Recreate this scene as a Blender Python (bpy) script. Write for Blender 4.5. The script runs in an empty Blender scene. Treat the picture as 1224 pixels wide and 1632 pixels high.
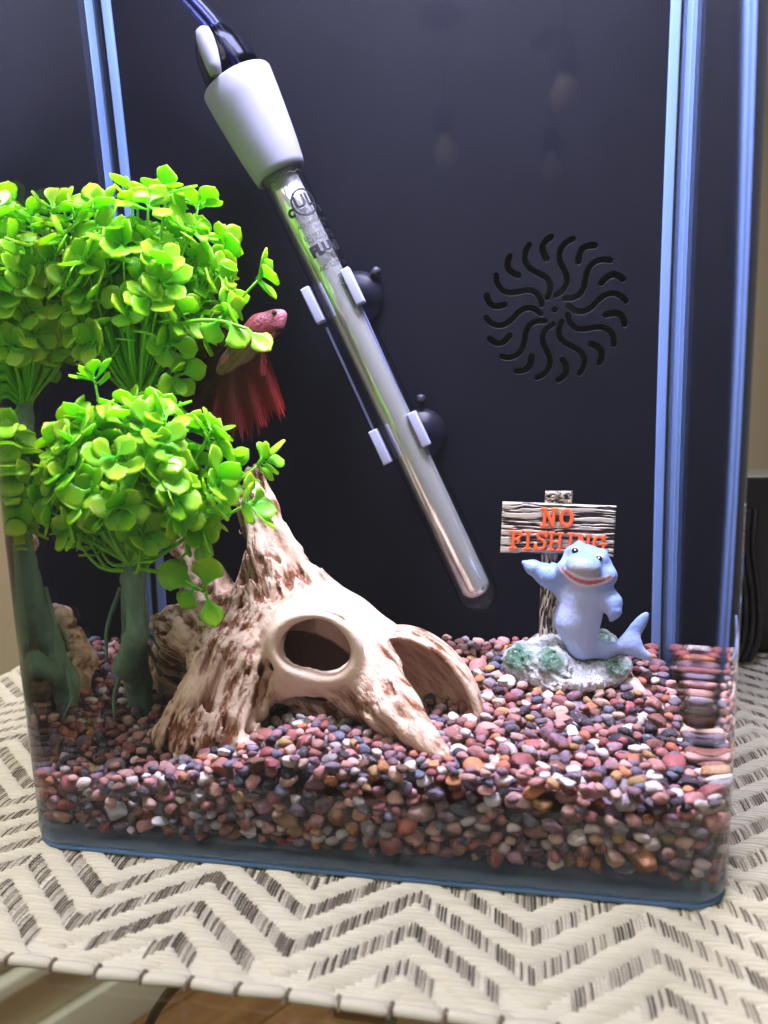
import bpy, bmesh, math, random
import numpy as np
from mathutils import Vector, Matrix

random.seed(7)
RNG = np.random.default_rng(7)
SC = bpy.context.scene
COL = SC.collection

# ------------------------------------------------------------------ camera
CAM = np.array([0.0643, -0.23435, 0.17925])
YAW, PITCH, ROLL, FPX = -0.18891, 0.15744, -0.03284, 1114.9      # focal length in pixels of a 1224 x 1632 frame
def cam_axes():
    cy, sy = math.cos(YAW), math.sin(YAW)
    f0 = np.array([sy, cy, 0]); r0 = np.array([cy, -sy, 0]); u0 = np.array([0, 0, 1.0])
    cp, sp = math.cos(PITCH), math.sin(PITCH)
    f = f0*cp - u0*sp; u = u0*cp + f0*sp
    cr, sr = math.cos(ROLL), math.sin(ROLL)
    return r0*cr + u*sr, u*cr - r0*sr, f
CR, CU, CF = cam_axes()
cd = bpy.data.cameras.new('camera'); cam = bpy.data.objects.new('camera', cd); COL.objects.link(cam)
cd.sensor_fit = 'VERTICAL'; cd.sensor_height = 36; cd.sensor_width = 27
cd.lens = FPX/1632*36
cd.clip_start = 0.01; cd.clip_end = 60
cam.matrix_world = Matrix(((CR[0], CU[0], -CF[0], CAM[0]), (CR[1], CU[1], -CF[1], CAM[1]), (CR[2], CU[2], -CF[2], CAM[2]), (0, 0, 0, 1)))
cd.dof.use_dof = True; cd.dof.focus_distance = 0.33; cd.dof.aperture_fstop = 8.0
SC.camera = cam

# ------------------------------------------------------------------ room light, tank light and an added fill
world = bpy.data.worlds.new('World'); SC.world = world; world.use_nodes = True
bg = world.node_tree.nodes['Background']
bg.inputs[0].default_value = (1.0, 0.94, 0.86, 1); bg.inputs[1].default_value = 0.17
def area(name, loc, target, size, size_y, power, color):
    l = bpy.data.lights.new(name, 'AREA'); l.shape = 'RECTANGLE'; l.size = size; l.size_y = size_y; l.energy = power; l.color = color
    o = bpy.data.objects.new(name, l); COL.objects.link(o); o.location = loc
    o.rotation_euler = (Vector(target)-Vector(loc)).to_track_quat('-Z', 'Y').to_euler()
    return o
area('ceiling_light', (-0.55, -0.85, 1.70), (0.0, 0.0, 0.0), 0.9, 0.9, 29, (1.0, 0.93, 0.82))
area('far_fill_light', (0.75, 1.5, 1.7), (0.1, 0.9, -0.7), 0.8, 0.8, 30, (1.0, 0.92, 0.80))  # fill added behind the table to lift the dark floor and wall
area('tank_light', (0.035, 0.058, 0.572), (0.030, 0.080, 0.0), 0.23, 0.10, 6.6, (0.68, 0.67, 1.0)).data.spread = math.radians(125)

SC.view_settings.view_transform = 'Standard'; SC.view_settings.look = 'None'
SC.view_settings.exposure = 0; SC.view_settings.gamma = 1; SC.view_settings.use_curve_mapping = False
cy_ = SC.cycles
cy_.max_bounces = 14; cy_.diffuse_bounces = 4; cy_.glossy_bounces = 6; cy_.transmission_bounces = 12; cy_.transparent_max_bounces = 12
cy_.caustics_refractive = True; cy_.caustics_reflective = False; cy_.blur_glossy = 0.5
cy_.sample_clamp_indirect = 4.0; cy_.sample_clamp_direct = 0
cy_.use_denoising = True

# ------------------------------------------------------------------ points measured in the photograph -> places in the tank
NW = 1.333
def ray(px, py):
    v = CF + CR*((px-612)/FPX) - CU*((py-816)/FPX)
    return v/np.linalg.norm(v)
def at(px, py, Y):
    """the point at depth Y behind the front glass that is seen at a pixel (bent by the water)"""
    v = ray(px, py); Q = CAM + v*(-CAM[1]/v[1])
    wx, wz = v[0]/NW, v[2]/NW; wy = math.sqrt(1-wx*wx-wz*wz)
    return Q + np.array([wx, wy, wz])*(Y/wy)
def air(px, py, Y):
    v = ray(px, py); return CAM + v*((Y-CAM[1])/v[1])
def airz(px, py, Z):
    v = ray(px, py); return CAM + v*((Z-CAM[2])/v[2])
def mmpx(Y): return 0.22047 + Y*1.37104*0.5 if False else (at(613, 816, Y)-at(612, 816, Y))[0]

# ------------------------------------------------------------------ object helpers
def world_loc(o):
    v = Vector((0, 0, 0))
    while o is not None:
        v += o.location; o = o.parent
    return v
def tag(o, label=None, cat=None, group=None, kind=None):
    if label: o['label'] = label
    if cat: o['category'] = cat
    if group: o['group'] = group
    if kind: o['kind'] = kind
    return o
def thing(name, loc, label=None, cat=None, group=None, kind=None):
    o = bpy.data.objects.new(name, None); COL.objects.link(o); o.location = loc; o.empty_display_size = 0.01
    return tag(o, label, cat, group, kind)
def link_mesh(name, me, parent=None):
    o = bpy.data.objects.new(name, me); COL.objects.link(o)
    if parent is not None: o.parent = parent
    return o
def obj(name, V, F, material, parent=None, smooth=True, attrs=None, base=None):
    """one mesh object; V in world metres, stored relative to the thing it belongs to"""
    V = np.asarray(V, float)
    if parent is not None: off = np.array(world_loc(parent))
    else: off = np.zeros(3) if base is None else np.asarray(base, float)
    me = bpy.data.meshes.new(name)
    me.from_pydata((V-off).tolist(), [], [list(f) for f in F])
    if smooth: me.polygons.foreach_set('use_smooth', [True]*len(me.polygons))
    for k, a in (attrs or {}).items():
        a = np.asarray(a, np.float32)
        if a.ndim == 1:
            me.attributes.new(k, 'FLOAT', 'POINT').data.foreach_set('value', a)
        else:
            if a.shape[1] == 3: a = np.concatenate([a, np.ones((len(a), 1), np.float32)], 1)
            me.attributes.new(k, 'FLOAT_COLOR', 'POINT').data.foreach_set('color', a.ravel())
    for m in (material if isinstance(material, (list, tuple)) else [material]): me.materials.append(m)
    me.update()
    o = link_mesh(name, me, parent)
    if parent is None and base is not None: o.location = base
    return o
class MB:
    def __init__(s): s.v = []; s.f = []; s.n = 0
    def add(s, V, F):
        V = np.asarray(V, float); s.v.append(V); s.f += [[i+s.n for i in f] for f in F]; s.n += len(V); return s
    def V(s): return np.concatenate(s.v)
    def build(s, name, material, parent=None, **k): return obj(name, s.V(), s.f, material, parent, **k)
BOXF = [[0, 3, 2, 1], [4, 5, 6, 7], [0, 1, 5, 4], [1, 2, 6, 5], [2, 3, 7, 6], [3, 0, 4, 7]]
def box(x0, x1, y0, y1, z0, z1):
    return np.array([[x0, y0, z0], [x1, y0, z0], [x1, y1, z0], [x0, y1, z0], [x0, y0, z1], [x1, y0, z1], [x1, y1, z1], [x0, y1, z1]], float), BOXF
def bevel(o, w, seg=2):
    bm = bmesh.new(); bm.from_mesh(o.data)
    bmesh.ops.bevel(bm, geom=list(bm.edges), offset=w, segments=seg, profile=0.7, affect='EDGES', clamp_overlap=True)
    bm.to_mesh(o.data); bm.free(); o.data.polygons.foreach_set('use_smooth', [True]*len(o.data.polygons)); o.data.update()
def frame_of(d):
    d = np.asarray(d, float); d = d/np.linalg.norm(d)
    a = np.array([0, 0, 1.0]) if abs(d[2]) < 0.9 else np.array([1.0, 0, 0])
    u = np.cross(a, d); u /= np.linalg.norm(u)
    return d, u, np.cross(d, u)
def catmull(P, n):
    P = np.asarray(P, float); Q = np.vstack([2*P[0]-P[1], P, 2*P[-1]-P[-2]])
    out = []
    for i in range(1, len(Q)-2):
        for t in np.linspace(0, 1, n, endpoint=False):
            a, b, c, d = Q[i-1], Q[i], Q[i+1], Q[i+2]
            out.append(0.5*((2*b)+(-a+c)*t+(2*a-5*b+4*c-d)*t*t+(-a+3*b-3*c+d)*t**3))
    out.append(Q[-2]); return np.array(out)
def tube(P, r, seg=8, caps=True):
    P = np.asarray(P, float); n = len(P); r = np.broadcast_to(np.asarray(r, float), (n,))
    V = []; prev = None
    for i in range(n):
        d = P[min(i+1, n-1)]-P[max(i-1, 0)]; d /= np.linalg.norm(d)
        if prev is None: _, u, v = frame_of(d)
        else:
            u = prev-d*(prev@d); u /= np.linalg.norm(u); v = np.cross(d, u)
        prev = u
        for k in range(seg):
            a = 2*math.pi*k/seg; V.append(P[i]+r[i]*(math.cos(a)*u+math.sin(a)*v))
    F = [[i*seg+k, i*seg+(k+1) % seg, (i+1)*seg+(k+1) % seg, (i+1)*seg+k] for i in range(n-1) for k in range(seg)]
    if caps: F += [list(range(seg))[::-1], [(n-1)*seg+k for k in range(seg)]]
    return np.array(V), F
def lathe(prof, origin, axis, seg=40, ref=None):
    """prof: (distance along axis, radius)"""
    d, u, v = frame_of(axis); o = np.asarray(origin, float)
    V = []; F = []
    for s, r in prof:
        for k in range(seg):
            a = 2*math.pi*k/seg; V.append(o+d*s+r*(math.cos(a)*u+math.sin(a)*v))
    n = len(prof)
    F = [[i*seg+k, i*seg+(k+1) % seg, (i+1)*seg+(k+1) % seg, (i+1)*seg+k] for i in range(n-1) for k in range(seg)]
    if prof[0][1] > 1e-6: F.append(list(range(seg))[::-1])
    if prof[-1][1] > 1e-6: F.append([(n-1)*seg+k for k in range(seg)])
    return np.array(V), F
def uvsphere(c, r, nu=16, nv=10):
    c = np.asarray(c, float); r = np.broadcast_to(np.asarray(r, float), (3,))
    V = [c+r*np.array([0, 0, 1])]
    for j in range(1, nv):
        for i in range(nu):
            t = math.pi*j/nv; p = 2*math.pi*i/nu
            V.append(c+r*np.array([math.sin(t)*math.cos(p), math.sin(t)*math.sin(p), math.cos(t)]))
    V.append(c-r*np.array([0, 0, 1]))
    F = [[0, 1+i, 1+(i+1) % nu] for i in range(nu)]
    for j in range(nv-2):
        for i in range(nu): F.append([1+j*nu+i, 1+(j+1)*nu+i, 1+(j+1)*nu+(i+1) % nu, 1+j*nu+(i+1) % nu])
    e = len(V)-1; F += [[e, 1+(nv-2)*nu+(i+1) % nu, 1+(nv-2)*nu+i] for i in range(nu)]
    return np.array(V), F

# ------------------------------------------------------------------ noise and implicit surfaces
def _hash(i, j, k, s):
    n = (i.astype(np.int64)*374761393+j.astype(np.int64)*668265263+k.astype(np.int64)*1440662683+s*974634481) & 0xffffffff
    n = ((n ^ (n >> 13))*1274126177) & 0xffffffff
    n = n ^ (n >> 16)
    return (n & 0xffffff).astype(np.float32)/0x1000000
def vnoise(P, seed=0):
    P = np.asarray(P, np.float32); I = np.floor(P); f = P-I; f = f*f*(3-2*f); I = I.astype(np.int32)
    r = 0
    for a in (0, 1):
        wa = f[:, 0] if a else 1-f[:, 0]
        for b in (0, 1):
            wb = f[:, 1] if b else 1-f[:, 1]
            for c in (0, 1):
                wc = f[:, 2] if c else 1-f[:, 2]
                r = r+wa*wb*wc*_hash(I[:, 0]+a, I[:, 1]+b, I[:, 2]+c, seed)
    return r
def fbm(P, oct=3, seed=0):
    P = np.asarray(P, np.float32); s = 0; a = 0.5; t = 0
    for o in range(oct):
        s = s+a*vnoise(P*(2**o), seed+o*17); t += a; a *= 0.5
    return s/t
def cap(P, a, b, ra, rb):
    a = np.asarray(a, np.float32); b = np.asarray(b, np.float32); ba = b-a
    t = np.clip(((P-a)@ba)/float(ba@ba), 0, 1)
    return np.sqrt((((P-a)-t[:, None]*ba)**2).sum(1))-(ra+(rb-ra)*t)
def ell(P, c, r, R=None):
    p = P-np.asarray(c, np.float32)
    if R is not None: p = p@np.asarray(R, np.float32)
    r = np.asarray(r, np.float32)
    k0 = np.sqrt(((p/r)**2).sum(1)); k1 = np.sqrt(((p/(r*r))**2).sum(1))+1e-9
    return k0*(k0-1)/k1
def smin(a, b, k):
    h = np.clip(0.5+0.5*(b-a)/k, 0, 1); return b+(a-b)*h-k*h*(1-h)
def smax(a, b, k): return -smin(-a, -b, k)
def rotxz(deg):                        # rows: local axes; tilt in the x-z plane (positive = up to the right)
    a = math.radians(deg); return np.array([[math.cos(a), 0, -math.sin(a)], [0, 1, 0], [math.sin(a), 0, math.cos(a)]])
def surface(f, lo, hi, h):
    lo = np.asarray(lo, float); hi = np.asarray(hi, float)
    n = np.maximum(np.ceil((hi-lo)/h).astype(int)+1, 4)
    ax = [lo[i]+h*np.arange(n[i]) for i in range(3)]
    G = np.empty(n, np.float32)
    for i0 in range(0, n[0], 16):
        xs = ax[0][i0:i0+16]
        M = np.stack(np.meshgrid(xs, ax[1], ax[2], indexing='ij'), -1).reshape(-1, 3).astype(np.float32)
        G[i0:i0+16] = f(M).reshape(len(xs), n[1], n[2])
    S = G < 0
    c = np.zeros(n-1, np.int8)
    for a in (0, 1):
        for b in (0, 1):
            for d in (0, 1): c += S[a:n[0]-1+a, b:n[1]-1+b, d:n[2]-1+d]
    act = (c > 0) & (c < 8)
    idx = np.argwhere(act); ID = -np.ones(n-1, np.int64); ID[act] = np.arange(len(idx))
    acc = np.zeros((len(idx), 3)); cnt = np.zeros(len(idx))
    for axis in range(3):
        o1, o2 = [k for k in range(3) if k != axis]
        for a in (0, 1):
            for b in (0, 1):
                p = idx.copy(); p[:, o1] += a; p[:, o2] += b; q = p.copy(); q[:, axis] += 1
                g0 = G[tuple(p.T)]; g1 = G[tuple(q.T)]; m = (g0 < 0) != (g1 < 0)
                t = np.where(m, g0/np.where(m, g0-g1, 1), 0)
                pos = p.astype(float); pos[:, axis] += t
                acc[m] += pos[m]; cnt[m] += 1
    V = lo+h*acc/cnt[:, None]
    F = []
    for axis in range(3):
        o1, o2 = [(1, 2), (2, 0), (0, 1)][axis]
        sl0 = [slice(None)]*3; sl1 = [slice(None)]*3
        sl0[axis] = slice(0, n[axis]-1); sl1[axis] = slice(1, n[axis])
        A = S[tuple(sl0)]; B = S[tuple(sl1)]
        E = np.argwhere(A != B)
        E = E[(E[:, o1] > 0) & (E[:, o2] > 0) & (E[:, o1] < n[o1]-1) & (E[:, o2] < n[o2]-1)]
        ins = A[tuple(E.T)]
        def cid(d1, d2):
            e = E.copy(); e[:, o1] += d1; e[:, o2] += d2; return ID[tuple(e.T)]
        Q = np.stack([cid(-1, -1), cid(0, -1), cid(0, 0), cid(-1, 0)], 1)
        Q[~ins] = Q[~ins][:, ::-1]
        F.append(Q)
    return V, np.concatenate(F)
def normals(V, F):
    n = np.cross(V[F[:, 2]]-V[F[:, 0]], V[F[:, 3]]-V[F[:, 1]]); N_ = np.zeros_like(V)
    for k in range(4): np.add.at(N_, F[:, k], n)
    return N_/(np.linalg.norm(N_, axis=1)[:, None]+1e-12)
def text_mesh(body, size, bold=0.0):
    c = bpy.data.curves.new('tmp', 'FONT'); c.body = body; c.size = size; c.align_x = 'CENTER'; c.align_y = 'CENTER'; c.resolution_u = 4; c.offset = bold
    o = bpy.data.objects.new('tmp', c); COL.objects.link(o)
    dg = bpy.context.evaluated_depsgraph_get(); dg.update(); me = bpy.data.meshes.new_from_object(o.evaluated_get(dg))
    V = np.array([v.co[:] for v in me.vertices]); F = [list(p.vertices) for p in me.polygons]
    bpy.data.objects.remove(o); bpy.data.curves.remove(c); bpy.data.meshes.remove(me)
    return V, F

# ------------------------------------------------------------------ materials
def srgb(r, g, b):
    return tuple(((c/255)/12.92 if c/255 <= 0.04045 else ((c/255+0.055)/1.055)**2.4) for c in (r, g, b))+(1,)
class Mat:
    def __init__(s, name):
        s.m = bpy.data.materials.new(name); s.m.use_nodes = True; s.t = s.m.node_tree; s.t.nodes.clear(); s.out = s.n('ShaderNodeOutputMaterial')
    def n(s, typ, ins=None, **kw):
        nd = s.t.nodes.new(typ)
        for k, v in kw.items(): setattr(nd, k, v)
        for k, v in (ins or {}).items():
            if hasattr(v, 'is_output') or isinstance(v, bpy.types.NodeSocket): s.t.links.new(v, nd.inputs[k])
            else: nd.inputs[k].default_value = v
        return nd
    def surf(s, sock): s.t.links.new(sock, s.out.inputs['Surface']); return s.m
    def ramp(s, fac, stops, interp='LINEAR'):
        r = s.n('ShaderNodeValToRGB', {'Fac': fac}); e = r.color_ramp; e.interpolation = interp
        while len(e.elements) < len(stops): e.elements.new(0.5)
        for i, (p, c) in enumerate(stops): e.elements[i].position = p; e.elements[i].color = c
        return r.outputs['Color']
    def noise(s, scale, detail=3, rough=0.55, vec=None, out='Fac'):
        i = {'Scale': scale, 'Detail': detail, 'Roughness': rough}
        if vec is not None: i['Vector'] = vec
        return s.n('ShaderNodeTexNoise', i).outputs[out]
    def pos(s): return s.n('ShaderNodeNewGeometry').outputs['Position']
    def objco(s): return s.n('ShaderNodeTexCoord').outputs['Object']
    def mul(s, vec, v): return s.n('ShaderNodeVectorMath', {0: vec, 1: v}, operation='MULTIPLY').outputs[0]
    def mix(s, fac, a, b, blend='MIX'):
        x = s.n('ShaderNodeMix', data_type='RGBA', blend_type=blend)
        for k, v in ((0, fac), (6, a), (7, b)):
            if isinstance(v, bpy.types.NodeSocket): s.t.links.new(v, x.inputs[k])
            else: x.inputs[k].default_value = v
        return x.outputs[2]
    def math(s, op, a, b=0.0, c=None):
        i = {0: a, 1: b}
        if c is not None: i[2] = c
        return s.n('ShaderNodeMath', i, operation=op).outputs[0]
    def attr(s, name, out='Fac'): return s.n('ShaderNodeAttribute', attribute_name=name).outputs[out]
    def bump(s, h, dist, strength=1.0): return s.n('ShaderNodeBump', {'Height': h, 'Distance': dist, 'Strength': strength}).outputs[0]
    def pbr(s, color, rough=0.5, normal=None, **kw):
        i = {'Base Color': color, 'Roughness': rough}
        if normal is not None: i['Normal'] = normal
        i.update({k.replace('_', ' '): v for k, v in kw.items()})
        return s.n('ShaderNodeBsdfPrincipled', i).outputs[0]
def plain(name, c, rough=0.5, **kw):
    m = Mat(name); return m.surf(m.pbr(c, rough, **kw))
def glass(name, ior, color=(1, 1, 1, 1), rough=0.0):
    m = Mat(name); return m.surf(m.n('ShaderNodeBsdfGlass', {'Color': color, 'Roughness': rough, 'IOR': ior}).outputs[0])
def sheet_glass(name, ior, tint=(1, 1, 1, 1), rough=0.02, gloss=(1, 1, 1, 1)):
    m = Mat(name); bf = m.n('ShaderNodeNewGeometry').outputs['Backfacing']; fr = m.n('ShaderNodeFresnel', {'IOR': m.math('MULTIPLY_ADD', bf, 1/ior-ior, ior)}).outputs[0]
    t = m.n('ShaderNodeBsdfTransparent', {'Color': tint}).outputs[0]; g = m.n('ShaderNodeBsdfGlossy', {'Color': gloss, 'Roughness': rough}).outputs[0]
    return m.surf(m.n('ShaderNodeMixShader', {0: fr, 1: t, 2: g}).outputs[0])

# ================================================================== THE SETTING
W2, RC, TG, FLOOR_IN, YB, TOP = 0.14, 0.018, 0.003, 0.0066, 0.1775, 0.60     # tank half width, corner radius, glass, inside floor, back panel
YT = 0.194                                                                    # tank depth
# --- floorboards
FZ = -0.73
m = Mat('oak floor'); pc = m.mul(m.objco(), (1.2, 14, 1))
c = m.ramp(m.noise(2.2, 5, 0.6, pc), [(0.3, srgb(112, 76, 44)), (0.7, srgb(164, 122, 78))])
rnd = m.n('ShaderNodeObjectInfo').outputs['Random']
c = m.mix(m.math('MULTIPLY', rnd, 0.35), c, srgb(96, 66, 40)); M_FLOOR = m.surf(m.pbr(c, 0.38))
floor = thing('floor', (-0.4, 0.8, FZ), kind='structure')
V, F = box(-1.6, 1.6, -0.0585, 0.0585, -0.02, 0)
pm = bpy.data.meshes.new('plank'); pm.from_pydata(V.tolist(), [], F); pm.materials.append(M_FLOOR)
az = math.radians(52)
for i in range(-16, 17):
    o = link_mesh('plank', pm, floor); o.rotation_euler = (0, 0, az)
    o.location = (-math.sin(az)*0.12*i, math.cos(az)*0.12*i, 0.0)
# --- wall with skirting, running off behind the table
F1 = np.array([-0.5225, 0.5876]); WD = np.array([math.sin(math.radians(33.2)), math.cos(math.radians(33.2))]); WN = np.array([WD[1], -WD[0]])
def wallpt(s, d, z): q = F1+WD*s+WN*d; return [q[0], q[1], z]
def wall_box(s0, s1, d0, d1, z0, z1):
    return np.array([wallpt(s0, d1, z0), wallpt(s1, d1, z0), wallpt(s1, d0, z0), wallpt(s0, d0, z0), wallpt(s0, d1, z1), wallpt(s1, d1, z1), wallpt(s1, d0, z1), wallpt(s0, d0, z1)]), BOXF
m = Mat('cream wall paint'); M_WALL = m.surf(m.pbr(m.mix(m.noise(6, 3), srgb(206, 190, 160), srgb(214, 199, 170)), 0.7, m.bump(m.noise(300, 2), 0.001, 0.3)))
M_TRIM = plain('white trim paint', srgb(226, 222, 208), 0.4)
V, F = wall_box(-1.6, 6, -0.1, 0, FZ-0.02, 1.7); wall = obj('wall', V, F, M_WALL, smooth=False); tag(wall, kind='structure')
sk = MB(); sk.add(*wall_box(-1.6, 6, 0.0005, 0.016, FZ, FZ+0.085)); o = sk.build('skirting_board', M_TRIM, wall, smooth=False); bevel(o, 0.004)
sk = MB(); sk.add(*wall_box(-1.6, 6, 0.0005, 0.024, FZ+0.16, FZ+0.185)); o = sk.build('panel_moulding', M_TRIM, wall, smooth=False); bevel(o, 0.008, 3)
sk = MB(); sk.add(*wall_box(-1.6, 6, 0.0005, 0.012, FZ+0.205, FZ+0.222)); o = sk.build('panel_moulding', M_TRIM, wall, smooth=False); bevel(o, 0.005, 2)

# --- glass table
M_TABLE = sheet_glass('table glass', 1.45, (0.93, 0.97, 0.95, 1), 0.03)
V, F = box(-0.62, 0.62, -0.50, 0.42, -0.0145, -0.0045)
table = obj('glass_table', V, F, M_TABLE, smooth=False); bevel(table, 0.002)
tag(table, 'clear glass table top carrying the woven mat and the aquarium', 'table')

# --- woven mat
MX0, MX1, MY0, MY1 = -0.285, 0.36, -0.052, 0.27
mat_thing = thing('placemat', (0, 0, 0), 'cream and dark brown chevron woven mat under the aquarium', 'placemat')
m = Mat('cream yarn'); nz = m.noise(900, 3, vec=m.mul(m.objco(), (0.12, 1, 1)))
rnd = m.n('ShaderNodeNewGeometry').outputs['Random Per Island']
c = m.mix(nz, srgb(216, 213, 202), srgb(246, 244, 236)); c = m.mix(m.math('MULTIPLY', rnd, .30), c, srgb(204, 198, 182)); M_YARN = m.surf(m.pbr(c, 0.75, m.bump(nz, 0.0004, 0.5)))
m = Mat('dark yarn'); rnd = m.n('ShaderNodeNewGeometry').outputs['Random Per Island']
c = m.ramp(rnd, [(0.0, srgb(84, 76, 69)), (0.22, srgb(120, 111, 102)), (0.46, srgb(164, 157, 147)), (0.66, srgb(220, 215, 205))], 'CONSTANT'); M_DARK = m.surf(m.pbr(c, 0.7))
def shown_mat(x, y): return not (-0.13 < x < 0.13 and 0.02 < y)
PX, PY = 0.00125, 0.0018
PER, LDK = 0.0162, 0.0082
def zig(x): ph = ((x+0.0111) % 0.080)/0.080; return np.where(ph < 0.5, ph, 1-ph)*2*0.031
# weft: cream strands lying side by side, rising where they float over the dark threads
xs = np.arange(MX0, MX1, 0.0005); wv = []; wf = []; nb = 0
for y in np.arange(MY0+.0008, MY1, PY):
    up = ((y-MY0-zig(xs)+LDK/2) % PER) > LDK
    ed = np.flatnonzero(np.diff(up.astype(int))); cuts = [0]+(ed+1).tolist()+[len(xs)]
    for c0, c1 in zip(cuts[:-1], cuts[1:]):
        x0, x1 = xs[c0], xs[c1-1]; hi_ = up[c0]
        if x1-x0 < .0015: continue
        if -0.125 < x0 and x1 < 0.125 and y > 0.024: continue
        if hi_: x0 -= .0009+RNG.random()*.0010; x1 += .0009+RNG.random()*.0010
        zt_ = (-.0001 if hi_ else -.0016)+RNG.normal(0, .00012); wd = PY*(.56 if hi_ else .5); yy = y+RNG.normal(0, .00012)
        for f_, k_ in ((0, .25), (.12, .85), (.5, 1), (.88, .85), (1, .25)):
            x = x0+(x1-x0)*f_; zz_ = -.0026+(zt_+.0026)*k_
            wv += [[x, yy-wd*(.55+.45*k_), -.0028], [x, yy-wd*.5, -.0026+(zz_+.0026)*.8], [x, yy+wd*.5, -.0026+(zz_+.0026)*.8] if False else [x, yy, zz_], [x, yy+wd*.5, -.0026+(zz_+.0026)*.8], [x, yy+wd*(.55+.45*k_), -.0028]]
        for i in range(4):
            for j in range(4): wf.append([nb+i*5+j, nb+(i+1)*5+j, nb+(i+1)*5+j+1, nb+i*5+j+1])
        nb += 25
wv = [np.array(wv)]
tag(obj('weft_strands', np.concatenate(wv), wf, M_YARN, mat_thing), kind='stuff')
# warp: thin dark floats stepping up and down in chevrons
dv = []; df = []; nb = 0
prof = np.array([[-0.5, -0.0020], [-0.36, -0.0011], [0, -0.0007], [0.36, -0.0011], [0.5, -0.0020]])
for ci, x in enumerate(np.arange(MX0+0.003, MX1-0.003, PX)):
    for k in range(-4, 24):
        y = MY0+k*PER+float(zig(x))+RNG.normal(0, 0.0003)
        L = LDK+.0012+RNG.normal(0, 0.0006)
        if y-L/2 < MY0+0.003 or y+L/2 > MY1-0.002 or not shown_mat(x, y) or RNG.random() < 0.05: continue
        w = PX*0.31*RNG.uniform(0.7, 1.2)
        P = np.array([[x+s*w, y+q[0]*L, q[1]-(0.0003 if s else 0)] for q in prof for s in (-1, 0, 1)]); dv.append(P)
        for i in range(4):
            b = nb+i*3; df += [[b, b+1, b+4, b+3], [b+1, b+2, b+5, b+4]]
        nb += 15
tag(obj('warp_strands', np.concatenate(dv), df, M_DARK, mat_thing), kind='stuff')
V, F = box(MX0, MX1, MY0, MY1, -0.0043, -0.0021); obj('backing', V, F, M_YARN, mat_thing, smooth=False)
# hem: rolled loops along the edges
hv = []
V0, F0 = tube(np.array([[-0.0086, 0, -0.0006], [-0.006, 0, 0.0002], [0, 0, 0.0004], [0.006, 0, 0.0002], [0.0086, 0, -0.0006]]), [0.0010, 0.0019, 0.0020, 0.0019, 0.0010], 8)
hm = bpy.data.meshes.new('hem_loop'); hm.from_pydata(V0.tolist(), [], F0); hm.materials.append(M_YARN); hm.polygons.foreach_set('use_smooth', [True]*len(hm.polygons))
for x in np.arange(MX0+0.01, MX1, 0.0163):
    if x > 0.2: break
    o = link_mesh('hem_loop', hm, mat_thing); o.location = (x, MY0-0.0012+RNG.normal(0, 0.0003), -0.0022); o.rotation_euler = (0, RNG.normal(0, 0.03), RNG.normal(0, 0.05))
M_TIE = plain('dark hem thread', srgb(128, 115, 102), .7)
V0, F0 = tube(np.array([[-.0004, -.0022, -.001], [0, -.0012, .0012], [.0004, .0008, .0014], [.0006, .0026, -.001]]), .0007, 6); tm = bpy.data.meshes.new('hem_tie'); tm.from_pydata(V0.tolist(), [], F0); tm.materials.append(M_TIE)
for x in np.arange(MX0+0.01+.0163/2, .2, 0.0163):
    for d_ in (.0002,):
        o = link_mesh('hem_tie', tm, mat_thing); o.location = (x+d_, MY0-.0012, -.0020); o.rotation_euler = (0, 0, RNG.normal(0, .2))
for y in np.arange(MY0+0.01, MY1, 0.0163):
    o = link_mesh('hem_loop', hm, mat_thing); o.location = (MX0-0.001, y, -0.0022); o.rotation_euler = (0, 0, math.pi/2)

# --- aquarium
tank = thing('aquarium', (0, 0, 0), 'rectangular clear glass aquarium with rounded front corners and black back wall', 'aquarium')
def rrect(x1, y0, y1, r, n=10, rb=0.003):
    P = []
    for cx, cy, a0, rr in ((x1-r, y0+r, -90, r), (x1-rb, y1-rb, 0, rb), (-x1+rb, y1-rb, 90, rb), (-x1+r, y0+r, 180, r)):
        k = n if rr == r else 4
        a = math.radians(a0); t0 = (math.sin(a)*.0006, -math.cos(a)*.0006); P.append((cx+rr*math.cos(a)+t0[0], cy+rr*math.sin(a)+t0[1]))
        for i in range(k+1):
            a = math.radians(a0+90*i/k); P.append((cx+rr*math.cos(a), cy+rr*math.sin(a)))
        P.append((cx+rr*math.cos(a)-math.sin(a)*.0006, cy+rr*math.sin(a)+math.cos(a)*.0006))
    return np.array(P)
def ring(in_, z, nseg=18): return np.array([[x, y, z] for x, y in rrect(W2-in_, in_, YT-in_, max(RC-in_, 0.003), nseg)])
Z0 = 0.0012
rings = [ring(0.003, Z0), ring(0.0009, Z0+0.0009), ring(0, Z0+0.003), ring(0, Z0+0.0036), ring(0, TOP-.001), ring(0, TOP), ring(TG, TOP), ring(TG, TOP-.001), ring(TG, FLOOR_IN+0.0046), ring(TG, FLOOR_IN+0.004), ring(TG+0.0012, FLOOR_IN+0.0012), ring(TG+0.004, FLOOR_IN)]
n = len(rings[0]); V = np.concatenate(rings); F = []; mi = []
F.append(list(range(n))[::-1]); mi.append(0)
for i in range(len(rings)-1):
    for k in range(n): F.append([i*n+k, i*n+(k+1) % n, (i+1)*n+(k+1) % n, (i+1)*n+k]); mi.append(1 if i >= 6 else 0)
F.append([(len(rings)-1)*n+k for k in range(n)]); mi.append(1)
M_GLASS = glass('tank glass', 1.5, (0.985, 0.995, 1.0, 1)); M_INNER = glass('tank glass against water', 1.5/NW, (1, 1, 1, 1))
shell = obj('glass_shell', V, F, [M_GLASS, M_INNER], tank, smooth=False)
shell.data.polygons.foreach_set('material_index', mi)
sm = [len(p.vertices) == 4 for p in shell.data.polygons]; shell.data.polygons.foreach_set('use_smooth', sm)
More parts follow.
